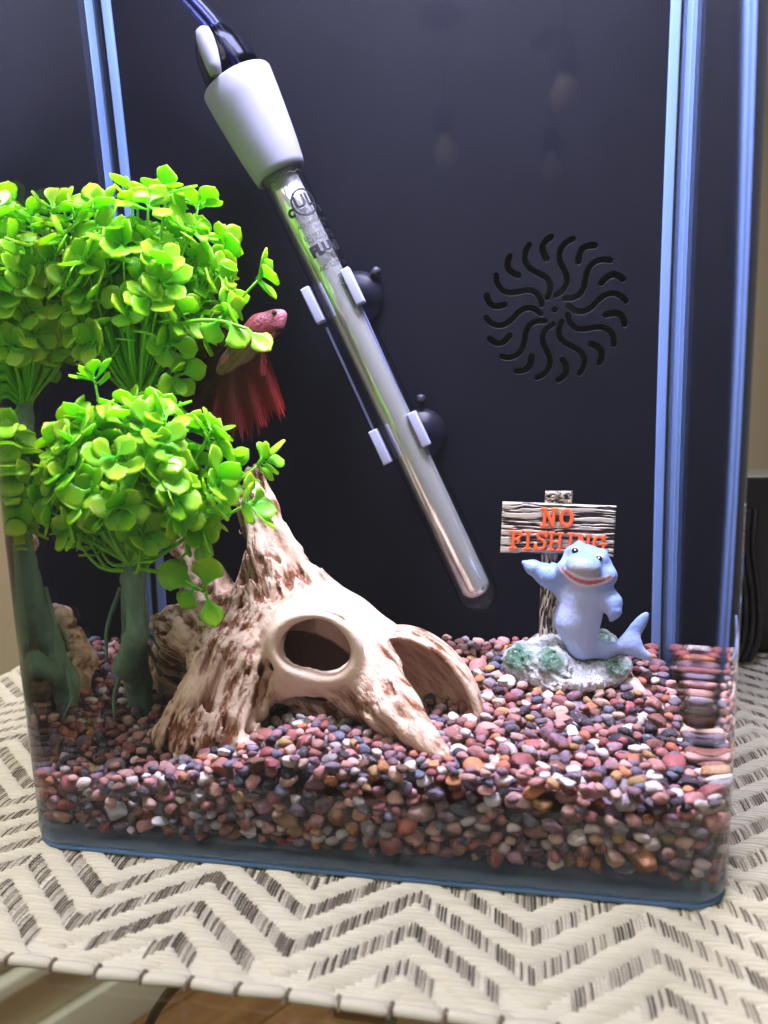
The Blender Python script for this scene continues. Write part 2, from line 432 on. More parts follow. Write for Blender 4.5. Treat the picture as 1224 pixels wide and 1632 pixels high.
bm = bmesh.new(); bm.from_mesh(shell.data); bmesh.ops.recalc_face_normals(bm, faces=bm.faces)
for e in bm.edges:
    if e.calc_face_angle(0) > 0.6: e.smooth = False
bm.to_mesh(shell.data); bm.free()
# blue foam pad under the glass
M_PAD = plain('blue foam', srgb(82, 114, 144), 0.7)
a, b = ring(0.0006, 0.0), ring(0.0006, 0.0009); V = np.concatenate([a, b])
obj('base_pad', V, [list(range(n))[::-1], [n+k for k in range(n)]]+[[k, (k+1) % n, n+(k+1) % n, n+k] for k in range(n)], M_PAD, tank, smooth=False)
a, b = ring(0.0030, 0.0011), ring(0.0030, 0.0026); V = np.concatenate([a, b])
obj('base_tint_block', V, [list(range(n))[::-1], [n+k for k in range(n)]]+[[k, (k+1) % n, n+(k+1) % n, n+k] for k in range(n)], plain('grey blue base tint', srgb(120, 146, 166), .8), tank, smooth=False)  # block added inside the base glass to turn its dark band grey-blue
# back panel with the pump grille cut through it
m = Mat('black plastic'); nz = m.noise(90, 4); smu = m.noise(14, 5, .65)
M_BLACK = m.surf(m.pbr(m.mix(m.math('MULTIPLY_ADD', smu, .8, m.math('MULTIPLY', nz, .4)), (0.0032, 0.0036, 0.0066, 1), (0.0054, 0.0060, 0.0105, 1)), m.math('MULTIPLY_ADD', smu, .4, .35), m.bump(m.noise(1500, 2), 0.0002, 0.2), Specular_IOR_Level=0.10))
M_VOID = plain('dark chamber', (0.002, 0.002, 0.003, 1), 0.6)
gc = at(884, 494, YB); gs = mmpx(YB)/2.914*.90
def stroke_outline(P, hw):
    C_ = catmull(P, 8); T = np.gradient(C_, axis=0); T /= np.linalg.norm(T, axis=1)[:, None]; Nn = np.stack([-T[:, 1], T[:, 0]], 1)
    Lh = C_+Nn*hw; Rh = C_-Nn*hw; out = list(Lh)
    a0 = math.atan2(Nn[-1][1], Nn[-1][0])
    out += [C_[-1]+hw*np.array([math.cos(a0-math.pi*k/8), math.sin(a0-math.pi*k/8)]) for k in range(1, 8)]
    out += list(Rh[::-1]); a1 = math.atan2(-Nn[0][1], -Nn[0][0])
    out += [C_[0]+hw*np.array([math.cos(a1-math.pi*k/8), math.sin(a1-math.pi*k/8)]) for k in range(1, 8)]
    return np.array(out)
LONG = [(64, -14), (92, 8), (128, 15), (162, 0), (192, -28), (224, -52), (262, -58), (296, -44), (318, -20)]
SHORT = [(302, -118), (282, -134), (256, -141), (230, -130), (208, -108)]
loops = []
for k in range(10):
    th = math.pi+k*math.radians(36); er = np.array([math.cos(th), math.sin(th)]); ev = np.array([er[1], -er[0]])
    for pts, hw in ((LONG, 15), (SHORT, 16.5)):
        loops.append(stroke_outline([er*u+ev*v for u, v in pts], hw)*gs)
loops.append(np.array([[16*gs*math.cos(a), 16*gs*math.sin(a)] for a in np.linspace(0, 2*math.pi, 24, endpoint=False)]))
cu = bpy.data.curves.new('tmp', 'CURVE'); cu.dimensions = '2D'; cu.fill_mode = 'BOTH'; cu.extrude = 0.0012; cu.bevel_depth = 0.0003; cu.bevel_resolution = 1
XI = W2-TG-0.0012
for lp in [np.array([[-XI-gc[0], 0.02-gc[2]], [XI-gc[0], 0.02-gc[2]], [XI-gc[0], 0.58-gc[2]], [-XI-gc[0], 0.58-gc[2]]])]+loops:
    sp = cu.splines.new('POLY'); sp.points.add(len(lp)-1); sp.use_cyclic_u = True
    for p, q in zip(sp.points, lp): p.co = (q[0], q[1], 0, 1)
to = bpy.data.objects.new('tmp', cu); COL.objects.link(to)
dg = bpy.context.evaluated_depsgraph_get(); dg.update(); pmesh = bpy.data.meshes.new_from_object(to.evaluated_get(dg))
bpy.data.objects.remove(to)
pmesh.transform(Matrix.Translation((gc[0], YB+0.0016, gc[2])) @ Matrix.Rotation(math.pi/2, 4, 'X'))
pmesh.materials.clear(); pmesh.materials.append(M_BLACK); panel = link_mesh('back_panel', pmesh, tank)
V, F = box(-XI, XI, YB+0.0085, YB+0.0105, 0.02, 0.58); obj('chamber_wall', V, F, M_VOID, tank, smooth=False)
# pale corner strips either side of the panel
m = Mat('pale silicone strip'); M_STRIP = m.surf(m.pbr(srgb(112, 138, 186), 0.5, Specular_IOR_Level=.1))
for s in (-1, 1):
    x0, x1 = sorted((s*(XI-0.0036), s*(XI+0.0008)))
    V, F = box(x0, x1, YB-0.0025, YB+0.0004, 0.02, 0.58); o = obj('corner_strip', V, F, M_STRIP, tank, smooth=False); bevel(o, 0.0006)
V, F = box(-W2+0.0005, W2-0.0005, YT+0.0006, YT+0.034, 0.0, 0.60); o = obj('rear_light_blocker', V, F, plain('matt black blocker', (.010, .010, .012, 1), .6), tank, smooth=False); bevel(o, .003)  # unseen black box added so the side glass looks dark at its back edge
# water surface, above the picture
M_WATER = glass('water surface', NW)
wr = ring(TG+0.0002, 0.585); water = obj('water', wr, [list(range(n))], M_WATER, smooth=False); tag(water, kind='structure')
# ================================================================== GRAVEL HEIGHT
def sstep(a, b, x): t = np.clip((x-a)/(b-a), 0, 1); return t*t*(3-2*t)
def ztop(x, y):
    zf = 0.0300+0.0140*sstep(-0.095, -0.02, x)-0.0055*sstep(0.05, 0.13, x)
    back = 0.0525-0.004*sstep(-0.06, -0.13, x)
    z = zf+(back-zf)*sstep(0.060, 0.175, y)
    z = z+0.005*np.exp(-(((x+0.02)/0.022)**2+((y-0.030)/0.018)**2))
    return z

# ================================================================== SKULL ORNAMENT
def P(px, py, Y): return at(px, py, Y)
skull_loc = at(480, 1160, 0.065); skull_loc[2] = 0.035
def skull_body(Q):
    k = 0.006
    d = ell(Q, P(505, 1052, .078), (.034, .033, .024), rotxz(-22))
    d = smin(d, cap(Q, P(565, 1062, .072), P(626, 1130, .045), .0200, .0110), .010)
    d = smin(d, cap(Q, P(626, 1130, .046), P(706, 1203, .021), .0108, .0035), .006)
    d = smin(d, ell(Q, P(503, 1008, .081), (.027, .032, .0185), rotxz(-22)), .008)
    # cheek that overhangs the open cup
    d = smin(d, cap(Q, P(560, 1010, .070), P(612, 1062, .066), .012, .0078), .006)
    # main horn
    d = smin(d, cap(Q, P(470, 1010, .088), P(428, 905, .094), .0250, .0155), .010)
    d = smin(d, cap(Q, P(430, 905, .094), P(413, 815, .098), .0155, .0100), .006)
    d = smin(d, cap(Q, P(413, 815, .098), P(405, 755, .101), .0100, .0050), .004)
    # ridge from horn along the top to the cup
    d = smin(d, cap(Q, P(455, 900, .098), P(560, 985, .096), .0075, .0090), .008)
    d = smin(d, cap(Q, P(560, 985, .096), P(640, 1030, .098), .0090, .0080), .006)
    # second horn
    d = smin(d, cap(Q, P(395, 1030, .080), P(335, 945, .094), .0170, .0120), .008)
    d = smin(d, cap(Q, P(335, 945, .094), P(285, 862, .112), .0120, .0065), .005)
    # left mass: knob, foot and back strut
    d = smin(d, cap(Q, P(385, 1050, .078), P(290, 1008, .092), .0205, .0135), .007)
    d = smin(d, cap(Q, P(292, 1005, .092), P(247, 988, .104), .0105, .0045), .005)
    d = smin(d, cap(Q, P(375, 1065, .066), P(312, 1165, .050), .0195, .0150), .008)
    d = smin(d, cap(Q, P(390, 1070, .062), P(375, 1185, .044), .0150, .0105), .007)
    d = smin(d, cap(Q, P(305, 1140, .056), P(272, 1172, .056), .0110, .0090), .006)
    d = smin(d, cap(Q, P(400, 1050, .100), P(268, 1110, .128), .0150, .0120), .008)
    d = smin(d, cap(Q, P(292, 1010, .100), P(262, 1110, .120), .0090, .0085), .006)
    d = smin(d, cap(Q, P(258, 1115, .126), P(282, 985, .124), .0125, .0085), .006)
    return d
CUP = P(672, 1107, .082); CUPR = rotxz(-54)
def skull_w(Q):
    """how much each limb's own direction rules the grain here"""
    D_ = np.stack([np.minimum(cap(Q, P(470, 1010, .088), P(428, 905, .094), .0250, .0155), cap(Q, P(430, 905, .094), P(405, 755, .101), .0155, .005)),
                   np.minimum(cap(Q, P(455, 900, .098), P(640, 1030, .098), .008, .009), cap(Q, P(540, 1030, .072), P(708, 1203, .021), .024, .004)),
                   np.minimum(cap(Q, P(375, 1065, .066), P(312, 1165, .050), .0195, .0150), cap(Q, P(395, 1030, .076), P(292, 868, .064), .017, .0055)+.003),
                   cap(Q, P(385, 1050, .074), P(247, 988, .082), .0205, .0045)], 1)
    w = np.exp(-np.clip(D_, -.004, .05)/.0035); return w/w.sum(1, keepdims=True)
GRAIN = [math.radians(q) for q in (-16, -43, 20, -66)]
def grain(Q, w, f=(250, 180, 55), seed=5):
    L = (Q-skull_loc.astype(np.float32)); n_ = 0
    for i, a in enumerate(GRAIN):
        s_ = L[:, 0]*math.sin(a)+L[:, 2]*math.cos(a); t_ = L[:, 0]*math.cos(a)-L[:, 2]*math.sin(a)
        n_ = n_+w[:, i]*fbm(np.stack([t_*f[0], L[:, 1]*f[1], s_*f[2]], 1), 2, seed+i*3)
    return n_
def skull_f(Q):
    d = skull_body(Q); d0 = d
    eye = P(503, 1031, .047)
    q = (Q-eye.astype(np.float32))@rotxz(-6).astype(np.float32); rr = np.sqrt((q[:, 0]/1.30)**2+q[:, 2]**2)
    nr_ = np.abs(d) < .005; rel = np.zeros(len(Q), np.float32)
    if nr_.any():
        Qn = Q[nr_]; g_ = grain(Qn, skull_w(Qn)); calm = np.clip((rr[nr_]-.0165)/.008, .12, 1)*np.clip((P(705, 1203, .021)[0]-.004-Qn[:, 0])/.020, .15, 1)
        rel[nr_] = (np.clip(.48-g_, 0, .3)*.020+(fbm(Qn*85, 2, 9)-.5)*.0034)*calm
    d = d+rel
    # open cup on the far side
    cup = np.maximum(ell(Q, CUP, (.0345, .030, .0240), CUPR), (CUP[1]-.011)-Q[:, 1])
    d = smin(d, cup, .0025)
    d = smin(d, np.sqrt((rr-.0136)**2+(q[:, 1]*.8)**2)-.0022, .008)
    hole = np.maximum(rr-.0113+.0012*np.sin(np.arctan2(q[:, 2], q[:, 0])*3+.6), np.abs(q[:, 1]+.005)-.0215)
    inner = np.maximum(ell(Q, P(506, 1043, .0835), (.0275, .0345, .0180), rotxz(-18)), Q[:, 1]-.088)
    cut = np.minimum(hole, inner)
    cut = np.minimum(cut, ell(Q, P(486, 1156, .046), (.0165, .022, .0120), rotxz(4)))
    d = smax(d, -cut, .0022)
    bowl = ell(Q, CUP+np.array([-.0008, -.011, -.0002]), (.0311, .020, .0209), CUPR)
    near = cap(Q, P(565, 1062, .072), P(626, 1130, .045), .0185, .0095)
    near = np.minimum(near, cap(Q, P(626, 1130, .046), P(706, 1203, .021), .0098, .0030)); near = np.minimum(near, cap(Q, P(560, 1010, .070), P(612, 1062, .066), .0115, .0073))
    near = np.minimum(near, ell(Q, P(505, 1052, .078), (.030, .030, .022), rotxz(-22)))
    d = smax(d, -np.maximum(bowl, -near+.0012), .0018)
    d = smax(d, -ell(Q, P(368, 900, .085), (.0045, .020, .014), rotxz(-20)), .003)
    # worn pits and the notch below the eye
    d = smax(d, -ell(Q, P(425, 1068, .048), (.0030, .006, .0050), rotxz(-30)), .0015)
    d = smax(d, -ell(Q, P(612, 1052, .050), (.0022, .006, .0018), rotxz(20)), .0012)
    return d
V, F = surface(skull_f, (-.125, .008, .018), (.062, .150, .178), .00105)
F = np.asarray(F); Q32 = V.astype(np.float32); wgt = skull_w(Q32); g_ = grain(Q32, wgt)
big = fbm(V*34, 2, 31); lf = sstep(.0, -.075, V[:, 0])
eye = P(503, 1031, .047); q = (V-eye)@rotxz(-6); rr = np.sqrt((q[:, 0]/1.30)**2+q[:, 2]**2)
calm = np.clip((rr-.0160)/.007, 0, 1)
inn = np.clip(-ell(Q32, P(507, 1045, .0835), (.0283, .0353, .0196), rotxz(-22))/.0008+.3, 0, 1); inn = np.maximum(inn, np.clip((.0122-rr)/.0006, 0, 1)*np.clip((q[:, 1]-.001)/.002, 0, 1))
bw = np.clip(-np.maximum(ell(Q32, CUP+np.array([-.0008, -.011, -.0002]), (.0315, .0206, .0213), CUPR), (CUP[1]-.0102)-Q32[:, 1])/.0005, 0, 1)*(V[:, 0] > P(600, 1050, .08)[0])
stain = np.clip(np.clip((.495-g_)*8, 0, 1)*(.55+.45*np.clip((big-.36)*5, 0, 1))+.14*lf, 0, 1)*calm
amount = np.clip((big-.24)*4.2, 0.24, 1)*calm*(.80+.25*lf)
m = Mat('aged bone resin'); oc = m.objco(); fl_ = None
for i, a in enumerate(GRAIN):
    t_ = m.n('ShaderNodeVectorMath', {0: oc, 1: (math.cos(a)*330, 0, -math.sin(a)*330)}, operation='DOT_PRODUCT').outputs['Value']
    s_ = m.n('ShaderNodeVectorMath', {0: oc, 1: (math.sin(a)*85, 0, math.cos(a)*85)}, operation='DOT_PRODUCT').outputs['Value']
    y_ = m.n('ShaderNodeVectorMath', {0: oc, 1: (0, 200, 0)}, operation='DOT_PRODUCT').outputs['Value']
    nz = m.noise(1.0, 4, .62, m.n('ShaderNodeCombineXYZ', {0: t_, 1: y_, 2: s_}).outputs[0])
    nz = m.math('MULTIPLY', nz, m.attr('grain%d' % i)); fl_ = nz if fl_ is None else m.math('ADD', fl_, nz)
streak = m.n('ShaderNodeMapRange', {'Value': fl_, 'From Min': .46, 'From Max': .60}).outputs[0]
c = m.mix(m.noise(60, 3, 0.5, oc), srgb(206, 178, 144), srgb(222, 200, 170))
f = m.math('MINIMUM', m.math('ADD', m.math('MULTIPLY', m.attr('stain'), .62), m.math('MULTIPLY', streak, m.attr('amount'))), 1.0)
c = m.mix(m.math('MULTIPLY', f, .55), c, srgb(182, 132, 84)); c = m.mix(m.math('POWER', f, 1.8), c, srgb(116, 70, 40))
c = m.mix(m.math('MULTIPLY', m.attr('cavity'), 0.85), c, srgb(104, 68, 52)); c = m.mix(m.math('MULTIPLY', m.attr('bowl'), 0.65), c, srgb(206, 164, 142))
hgt = m.math('ADD', m.math('MULTIPLY', streak, m.math('MULTIPLY', m.attr('amount'), -1.0)), m.math('MULTIPLY', m.noise(800, 3, 0.6, oc), .5))
M_BONE = m.surf(m.pbr(c, 0.5, m.bump(hgt, 0.0009, 0.7), Specular_IOR_Level=0.35))
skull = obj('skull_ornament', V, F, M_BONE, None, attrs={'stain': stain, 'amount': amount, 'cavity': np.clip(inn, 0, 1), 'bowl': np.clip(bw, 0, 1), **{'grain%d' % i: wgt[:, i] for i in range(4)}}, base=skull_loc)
tag(skull, 'cream and brown hollow animal skull ornament with round eye hole lying on the gravel', 'ornament')

# ================================================================== NO FISHING ORNAMENT
YS = .128
def Z3(x, y, Y=YS): return at(780+x/4.371, 770+y/4.371, Y)
u = mmpx(YS)/4.371                        # metres for one measured unit
orn_loc = Z3(520, 1290); orn_loc[2] = .046
orn = thing('shark_ornament', orn_loc, 'painted resin ornament of a smiling blue shark leaning on a wooden no fishing sign', 'ornament')
def base_f(Q):
    d = ell(Q, Z3(520, 1300, .134), (370*u, .026, 108*u))
    d = smin(d, ell(Q, Z3(410, 1245, .120), (150*u, .011, 100*u)), .006)
    d = smin(d, ell(Q, Z3(230, 1225, .130), (130*u, .014, 115*u)), .006)
    d = smin(d, ell(Q, Z3(890, 1275, .128), (100*u, .010, 70*u)), .005)
    d = smin(d, ell(Q, Z3(760, 1120, .148), (130*u, .012, 90*u)), .005)
    d = smin(d, ell(Q, Z3(420, 1150, .142), (150*u, .014, 110*u)), .006)
    return d+(fbm(Q*700, 2, 3)-.5)*.0026+(fbm(Q*180, 2, 13)-.5)*.0035
lo = Z3(60, 1420, .128); V, F = surface(base_f, (lo[0]-.004, .094, .036), (lo[0]+.080, .172, .075), .0008)
moss = np.zeros(len(V))
for (x, y, Y, r) in ((430, 1215, .110, .0085), (195, 1195, .120, .0095), (890, 1250, .119, .0065), (770, 1090, .146, .008)):
    moss = np.maximum(moss, np.clip(1.5-np.linalg.norm((V-Z3(x, y, Y))/np.array([1, 1.5, 1]), axis=1)/r+(fbm(V*600, 2, 8)-.5)*.9, 0, 1))
m = Mat('painted rock'); sp = m.noise(1100, 3, 0.6, m.objco()); spk = m.math('GREATER_THAN', sp, 0.60)
c = m.mix(spk, srgb(222, 222, 220), srgb(120, 120, 118)); gsp = m.ramp(sp, [(0.35, srgb(38, 74, 54)), (0.62, srgb(88, 122, 92)), (0.72, srgb(200, 205, 190))])
c = m.mix(m.attr('moss'), c, gsp); M_ROCK = m.surf(m.pbr(c, 0.7, m.bump(sp, 0.0010, 0.8)))
obj('rock_base', V, F, M_ROCK, orn, attrs={'moss': moss})
# carved post
m = Mat('carved grey wood'); w = m.noise(1.0, 4, 0.6, m.mul(m.objco(), (700, 200, 60)))
c = m.ramp(m.math('ADD', m.math('MULTIPLY', m.attr('groove'), -0.45), w), [(0.20, srgb(48, 44, 42)), (0.42, srgb(132, 118, 96)), (0.62, srgb(196, 184, 156))]); M_WOOD = m.surf(m.pbr(c, 0.7))
def grid_slab(c00, c10, c11, c01, nu, nv, depth, disp):
    """a closed slab with a carved front; corners as seen from the front (lower left, lower right, upper right, upper left)"""
    uu, vv = np.meshgrid(np.linspace(0, 1, nu), np.linspace(0, 1, nv), indexing='ij')
    c00, c10, c11, c01 = [np.asarray(q) for q in (c00, c10, c11, c01)]
    Pn = (c00*(1-uu)[..., None]*(1-vv)[..., None]+c10*uu[..., None]*(1-vv)[..., None]+c11*(uu*vv)[..., None]+c01*((1-uu)*vv)[..., None])
    h, g = disp(uu.ravel(), vv.ravel()); h = h.reshape(nu, nv)
    edge = np.minimum(np.minimum(uu, 1-uu)*nu, np.minimum(vv, 1-vv)*nv); rnd_ = np.clip(1-edge/2.0, 0, 1)**2*.0010
    fr = Pn.copy(); fr[..., 1] += -h+rnd_
    bk = Pn.copy(); bk[..., 1] += depth
    Vv = np.concatenate([fr.reshape(-1, 3), bk.reshape(-1, 3)]); N0 = nu*nv; I = lambda i, j: i*nv+j; Ff = []
    for i in range(nu-1):
        for j in range(nv-1):
            Ff.append([I(i, j), I(i+1, j), I(i+1, j+1), I(i, j+1)]); Ff.append([N0+I(i, j+1), N0+I(i+1, j+1), N0+I(i+1, j), N0+I(i, j)])
    for i in range(nu-1):
        Ff.append([N0+I(i, 0), N0+I(i+1, 0), I(i+1, 0), I(i, 0)]); Ff.append([I(i, nv-1), I(i+1, nv-1), N0+I(i+1, nv-1), N0+I(i, nv-1)])
    for j in range(nv-1):
        Ff.append([I(0, j), I(0, j+1), N0+I(0, j+1), N0+I(0, j)]); Ff.append([N0+I(nu-1, j), N0+I(nu-1, j+1), I(nu-1, j+1), I(nu-1, j)])
    return Vv, Ff, np.concatenate([g, np.zeros(N0)])
def post_disp(a, b):
    x = a*14; n_ = fbm(np.stack([x+2*np.sin(b*7), b*9, b*0], 1), 3, 4); g = np.clip((.50-n_)*6, 0, 1); return -g*.0009, g
YP = .140
V, F, g = grid_slab(Z3(345, 1110, YP), Z3(478, 1110, YP), Z3(478, 480, YP), Z3(362, 480, YP), 26, 90, .005, post_disp)
obj('post', V, F, M_WOOD, orn, attrs={'groove': g})
V, F, g = grid_slab(Z3(385, 150, YP), Z3(575, 150, YP), Z3(582, 60, YP), Z3(392, 60, YP), 24, 14, .005, post_disp)
obj('post_top', V, F, M_WOOD, orn, attrs={'groove': g})
YBD = .1375
def board_disp(a, b):
    wob = b*36+.9*np.sin(a*6+b*9)*.5+fbm(np.stack([a*5, b*4, a*0], 1), 2, 12)*2.2
    n_ = fbm(np.stack([a*4, wob, a*0+3], 1), 2, 6); seam = np.minimum.reduce([np.abs(b-.33-.01*np.sin(a*9)), np.abs(b-.66+.012*np.sin(a*7))])
    g = np.clip((.44-n_)*9, 0, 1); g = np.maximum(g, np.clip(1.3-seam/.009, 0, 1)); return -g*.0011, g
m = Mat('weathered sign board'); w = m.noise(1.0, 3, 0.6, m.mul(m.objco(), (70, 200, 900)))
c = m.ramp(m.math('ADD', m.math('MULTIPLY', m.attr('groove'), -0.5), w), [(0.06, srgb(60, 55, 56)), (0.26, srgb(132, 121, 104)), (0.54, srgb(192, 182, 156))]); M_BOARD = m.surf(m.pbr(c, 0.7))
V, F, g = grid_slab(Z3(75, 485, YBD), Z3(865, 515, YBD), Z3(887, 163, YBD), Z3(90, 133, YBD), 150, 84, .0042, board_disp)
board = obj('sign_board', V, F, M_BOARD, orn, attrs={'groove': g})
M_ORANGE = plain('orange letter paint', srgb(232, 96, 44), 0.5)
def arc(cx, cy, rx, ry, a0, a1, n=10): return [(cx+rx*math.cos(math.radians(a)), cy-ry*math.sin(math.radians(a))) for a in np.linspace(a0, a1, n)]
def sf(x, y, w=16): return [(x-w, y), (x+w, y)]
LET = [('N', [[(388, 180), (380, 290)], [(388, 180), (440, 290)], [(448, 180), (441, 290)], sf(380, 178, 14), sf(380, 293, 18), sf(450, 180, 18)], 11),
       ('O', [arc(532, 238, 36, 54, 0, 360, 28)], 12),
       ('F', [[(172, 338), (166, 448)], [(172, 338), (218, 342), (220, 362)], [(170, 388), (205, 390)], [(206, 378), (205, 402)], sf(158, 337, 12), sf(166, 452, 17)], 10),
       ('I', [[(272, 342), (267, 450)], sf(272, 338), sf(266, 454)], 10.5),
       ('S', [[(396, 338), (394, 366)], [(394, 362), (378, 342), (350, 340), (336, 358), (346, 380), (372, 394), (388, 414), (378, 446), (350, 456), (328, 444), (322, 430)], [(322, 425), (320, 455)]], 10),
       ('H', [[(434, 344), (428, 456)], [(492, 348), (486, 460)], [(432, 402), (488, 405)], sf(434, 342, 14), sf(427, 459, 14), sf(492, 346, 14), sf(486, 462, 14)], 9.5),
       ('I', [[(563, 350), (557, 462)], sf(563, 348), sf(557, 464)], 10),
       ('N', [[(622, 354), (616, 464)], [(622, 354), (676, 464)], [(682, 358), (676, 464)], sf(616, 353, 14), sf(616, 466, 15), sf(684, 356, 14)], 10),
       ('G', [[(788, 360), (786, 386)], arc(752, 412, 34, 50, 50, 330, 20), [(784, 414), (782, 452)], sf(780, 414, 16)], 10)]
for ch, strokes, hw in LET:
    pts = np.array([q for s_ in strokes for q in s_]); x0, y0 = pts.min(0)-hw-3; x1, y1 = pts.max(0)+hw+3
    def let_f(Q):
        d = None
        for s_ in strokes:
            for p, q in zip(s_[:-1], s_[1:]):
                e = cap(Q, (p[0], 0, p[1]), (q[0], 0, q[1]), hw+1.5, hw+1.5); d = e if d is None else np.minimum(d, e)
        return smax(d, np.abs(Q[:, 1])-7, 3)
    V, F = surface(let_f, (x0, -10, y0), (x1, 10, y1), 2.0)
    o_ = Z3(0, 0, YBD); ex = (Z3(100, 0, YBD)-o_)/100; ez = (Z3(0, 100, YBD)-o_)/100
    Wv = o_+V[:, :1]*ex+V[:, 2:]*ez+np.array([0, 1, 0])*(V[:, 1:2]*u*1.0-.0008)
    obj('letter', Wv, F[:, ::-1], M_ORANGE, board)
# shark
def sh(Q):
    d = cap(Q, Z3(650, 800, .127), Z3(610, 960, .127), 150*u, 140*u)
    d = smin(d, cap(Q, Z3(610, 960, .127), Z3(640, 1120, .126), 138*u, 92*u), .004)
    d = smin(d, cap(Q, Z3(640, 1125, .126), Z3(800, 1165, .128), 82*u, 48*u), .004)
    d = smin(d, cap(Q, Z3(800, 1165, .128), Z3(960, 1130, .131), 48*u, 34*u), .004)
    # tail lobes
    R1 = rotxz(58); d = smin(d, ell(Q, Z3(1010, 1030, .132), (155*u, 20*u, 46*u), R1), .0030)
    d = smin(d, ell(Q, Z3(1035, 1175, .131), (100*u, 22*u, 40*u), rotxz(-24)), .0030)
    d = smin(d, ell(Q, Z3(985, 1120, .131), (70*u, 24*u, 60*u)), .003)
    # raised left fin and hanging right fin
    d = smin(d, cap(Q, Z3(520, 720, .128), Z3(400, 640, .126), 78*u, 70*u), .004)
    d = smin(d, cap(Q, Z3(400, 640, .126), Z3(300, 585, .125), 68*u, 48*u), .003)
    d = smin(d, cap(Q, Z3(300, 585, .125), Z3(240, 552, .125), 46*u, 16*u), .002)
    d = smin(d, cap(Q, Z3(770, 740, .126), Z3(850, 830, .122), 80*u, 62*u), .004)
    d = smin(d, cap(Q, Z3(850, 830, .122), Z3(868, 895, .120), 58*u, 42*u), .003)
    d = smin(d, cap(Q, Z3(868, 895, .120), Z3(850, 950, .119), 36*u, 15*u), .002)
    # dorsal fin behind the shoulder
    d = smin(d, cap(Q, Z3(470, 590, .133), Z3(440, 570, .136), 30*u, 20*u), .003)
    # head: broad jaw, snout, brows
    d = smin(d, ell(Q, Z3(676, 625, .124), (190*u, 120*u, 110*u), rotxz(-10)), .003)
    d = smin(d, cap(Q, Z3(530, 590, .121), Z3(828, 640, .121), 42*u, 42*u), .004)
    d = smin(d, ell(Q, Z3(680, 520, .126), (150*u, 105*u, 88*u), rotxz(-16)), .004)
    d = smin(d, cap(Q, Z3(600, 470, .121), Z3(625, 425, .124), 36*u, 24*u), .003)
    d = smin(d, cap(Q, Z3(775, 525, .121), Z3(795, 485, .124), 34*u, 24*u), .003)
    mouth = np.abs(ell(Q, Z3(672, 560, .1085), (205*u, 130*u, 118*u), rotxz(-10)))-10*u
    d = smax(d, -np.maximum(ell(Q, Z3(678, 655, .110), (165*u, .0055, 36*u), rotxz(-12)), .0), .0015) if False else d
    d = smin(d, ell(Q, Z3(655, 575, .1135), (112*u, 118*u, 84*u), rotxz(-8)), .0025)
    return d+(fbm(Q*900, 2, 21)-.5)*.0003
lo = Z3(180, 1260, .128); hi = Z3(1180, 360, .128)
V, F = surface(sh, (lo[0], .100, lo[2]), (hi[0], .150, hi[2]), .00055)
# paint: pixel-like front coordinates of each vertex
def frontxy(V):
    y0, y1 = .10, .15; t = ((V[:, 1]-y0)/(y1-y0)); lerp = lambda a_, b_: a_+(b_-a_)*t
    f = lambda Yq: (Z3(500, 700, Yq), (Z3(600, 700, Yq)-Z3(500, 700, Yq))/100, (Z3(500, 800, Yq)-Z3(500, 700, Yq))/100)
    A_, B_ = f(y0), f(y1)
    dx_ = V[:, 0]-lerp(A_[0][0], B_[0][0]); dz_ = V[:, 2]-lerp(A_[0][2], B_[0][2])
    ax_, az_, bx_, bz_ = lerp(A_[1][0], B_[1][0]), lerp(A_[1][2], B_[1][2]), lerp(A_[2][0], B_[2][0]), lerp(A_[2][2], B_[2][2])
    det = ax_*bz_-az_*bx_
    return 500+(dx_*bz_-dz_*bx_)/det, 700+(ax_*dz_-az_*dx_)/det
X, Y = frontxy(V); front = V[:, 1] < .1255
BLUE, PALE, GREY, RED, WHT = [np.array(srgb(*c)[:3]) for c in ((112, 144, 200), (166, 183, 218), (154, 156, 160), (190, 44, 50), (214, 212, 204))]
a = math.radians(10)
def rotc(cx, cy, deg):
    q = math.radians(deg); return (X-cx)*math.cos(q)+(Y-cy)*math.sin(q), -(X-cx)*math.sin(q)+(Y-cy)*math.cos(q)
belly = np.clip(1.2-np.sqrt(((X-640)/190)**2+((Y-900)/260)**2), 0, 1)*2
C_ = BLUE+(PALE-BLUE)*np.clip(belly, 0, 1)[:, None]
tailp = np.clip((Y-1000)/120, 0, 1)*0.6; C_ = C_+(PALE-C_)*tailp[:, None]
jx, jy = rotc(676, 600, 10)
curve = 84-.0021*jx*jx
red = front & (np.abs(jy-curve) < 20-.00040*jx*jx) & (np.abs(jx) < 182)
lip = front & (jy > curve) & (jy < curve+40-.0005*jx*jx) & (np.abs(jx) < 186)
C_[lip] = WHT
teeth = front & (jy > curve-30+8*np.abs(((jx/17) % 1)-.5)) & (jy < curve-10+10*np.abs(((jx/17) % 1)-.5)) & (np.abs(jx) < 150)
C_[red] = RED; C_[teeth] = WHT
sx, sy = rotc(655, 600, 8); snout = front & (((sx/108)**2+((sy-6)/66)**2) < 1) & (sy > -30) & ~red & ~teeth
C_[snout] = GREY
m = Mat('painted shark'); fine = m.noise(1500, 2, 0.5, m.objco())
M_SHARK = m.surf(m.pbr(m.mix(m.math('MULTIPLY', fine, .25), m.attr('paint', 'Color'), (.75, .8, .95, 1)), 0.55, m.bump(m.noise(1300, 2, 0.5, m.objco()), .0006, .30)))
shark = obj('shark', V, F, M_SHARK, orn, attrs={'paint': C_})
M_EYEW = plain('white eye paint', srgb(225, 225, 225), .35); M_EYEB = plain('black eye paint', (.006, .006, .008, 1), .25)
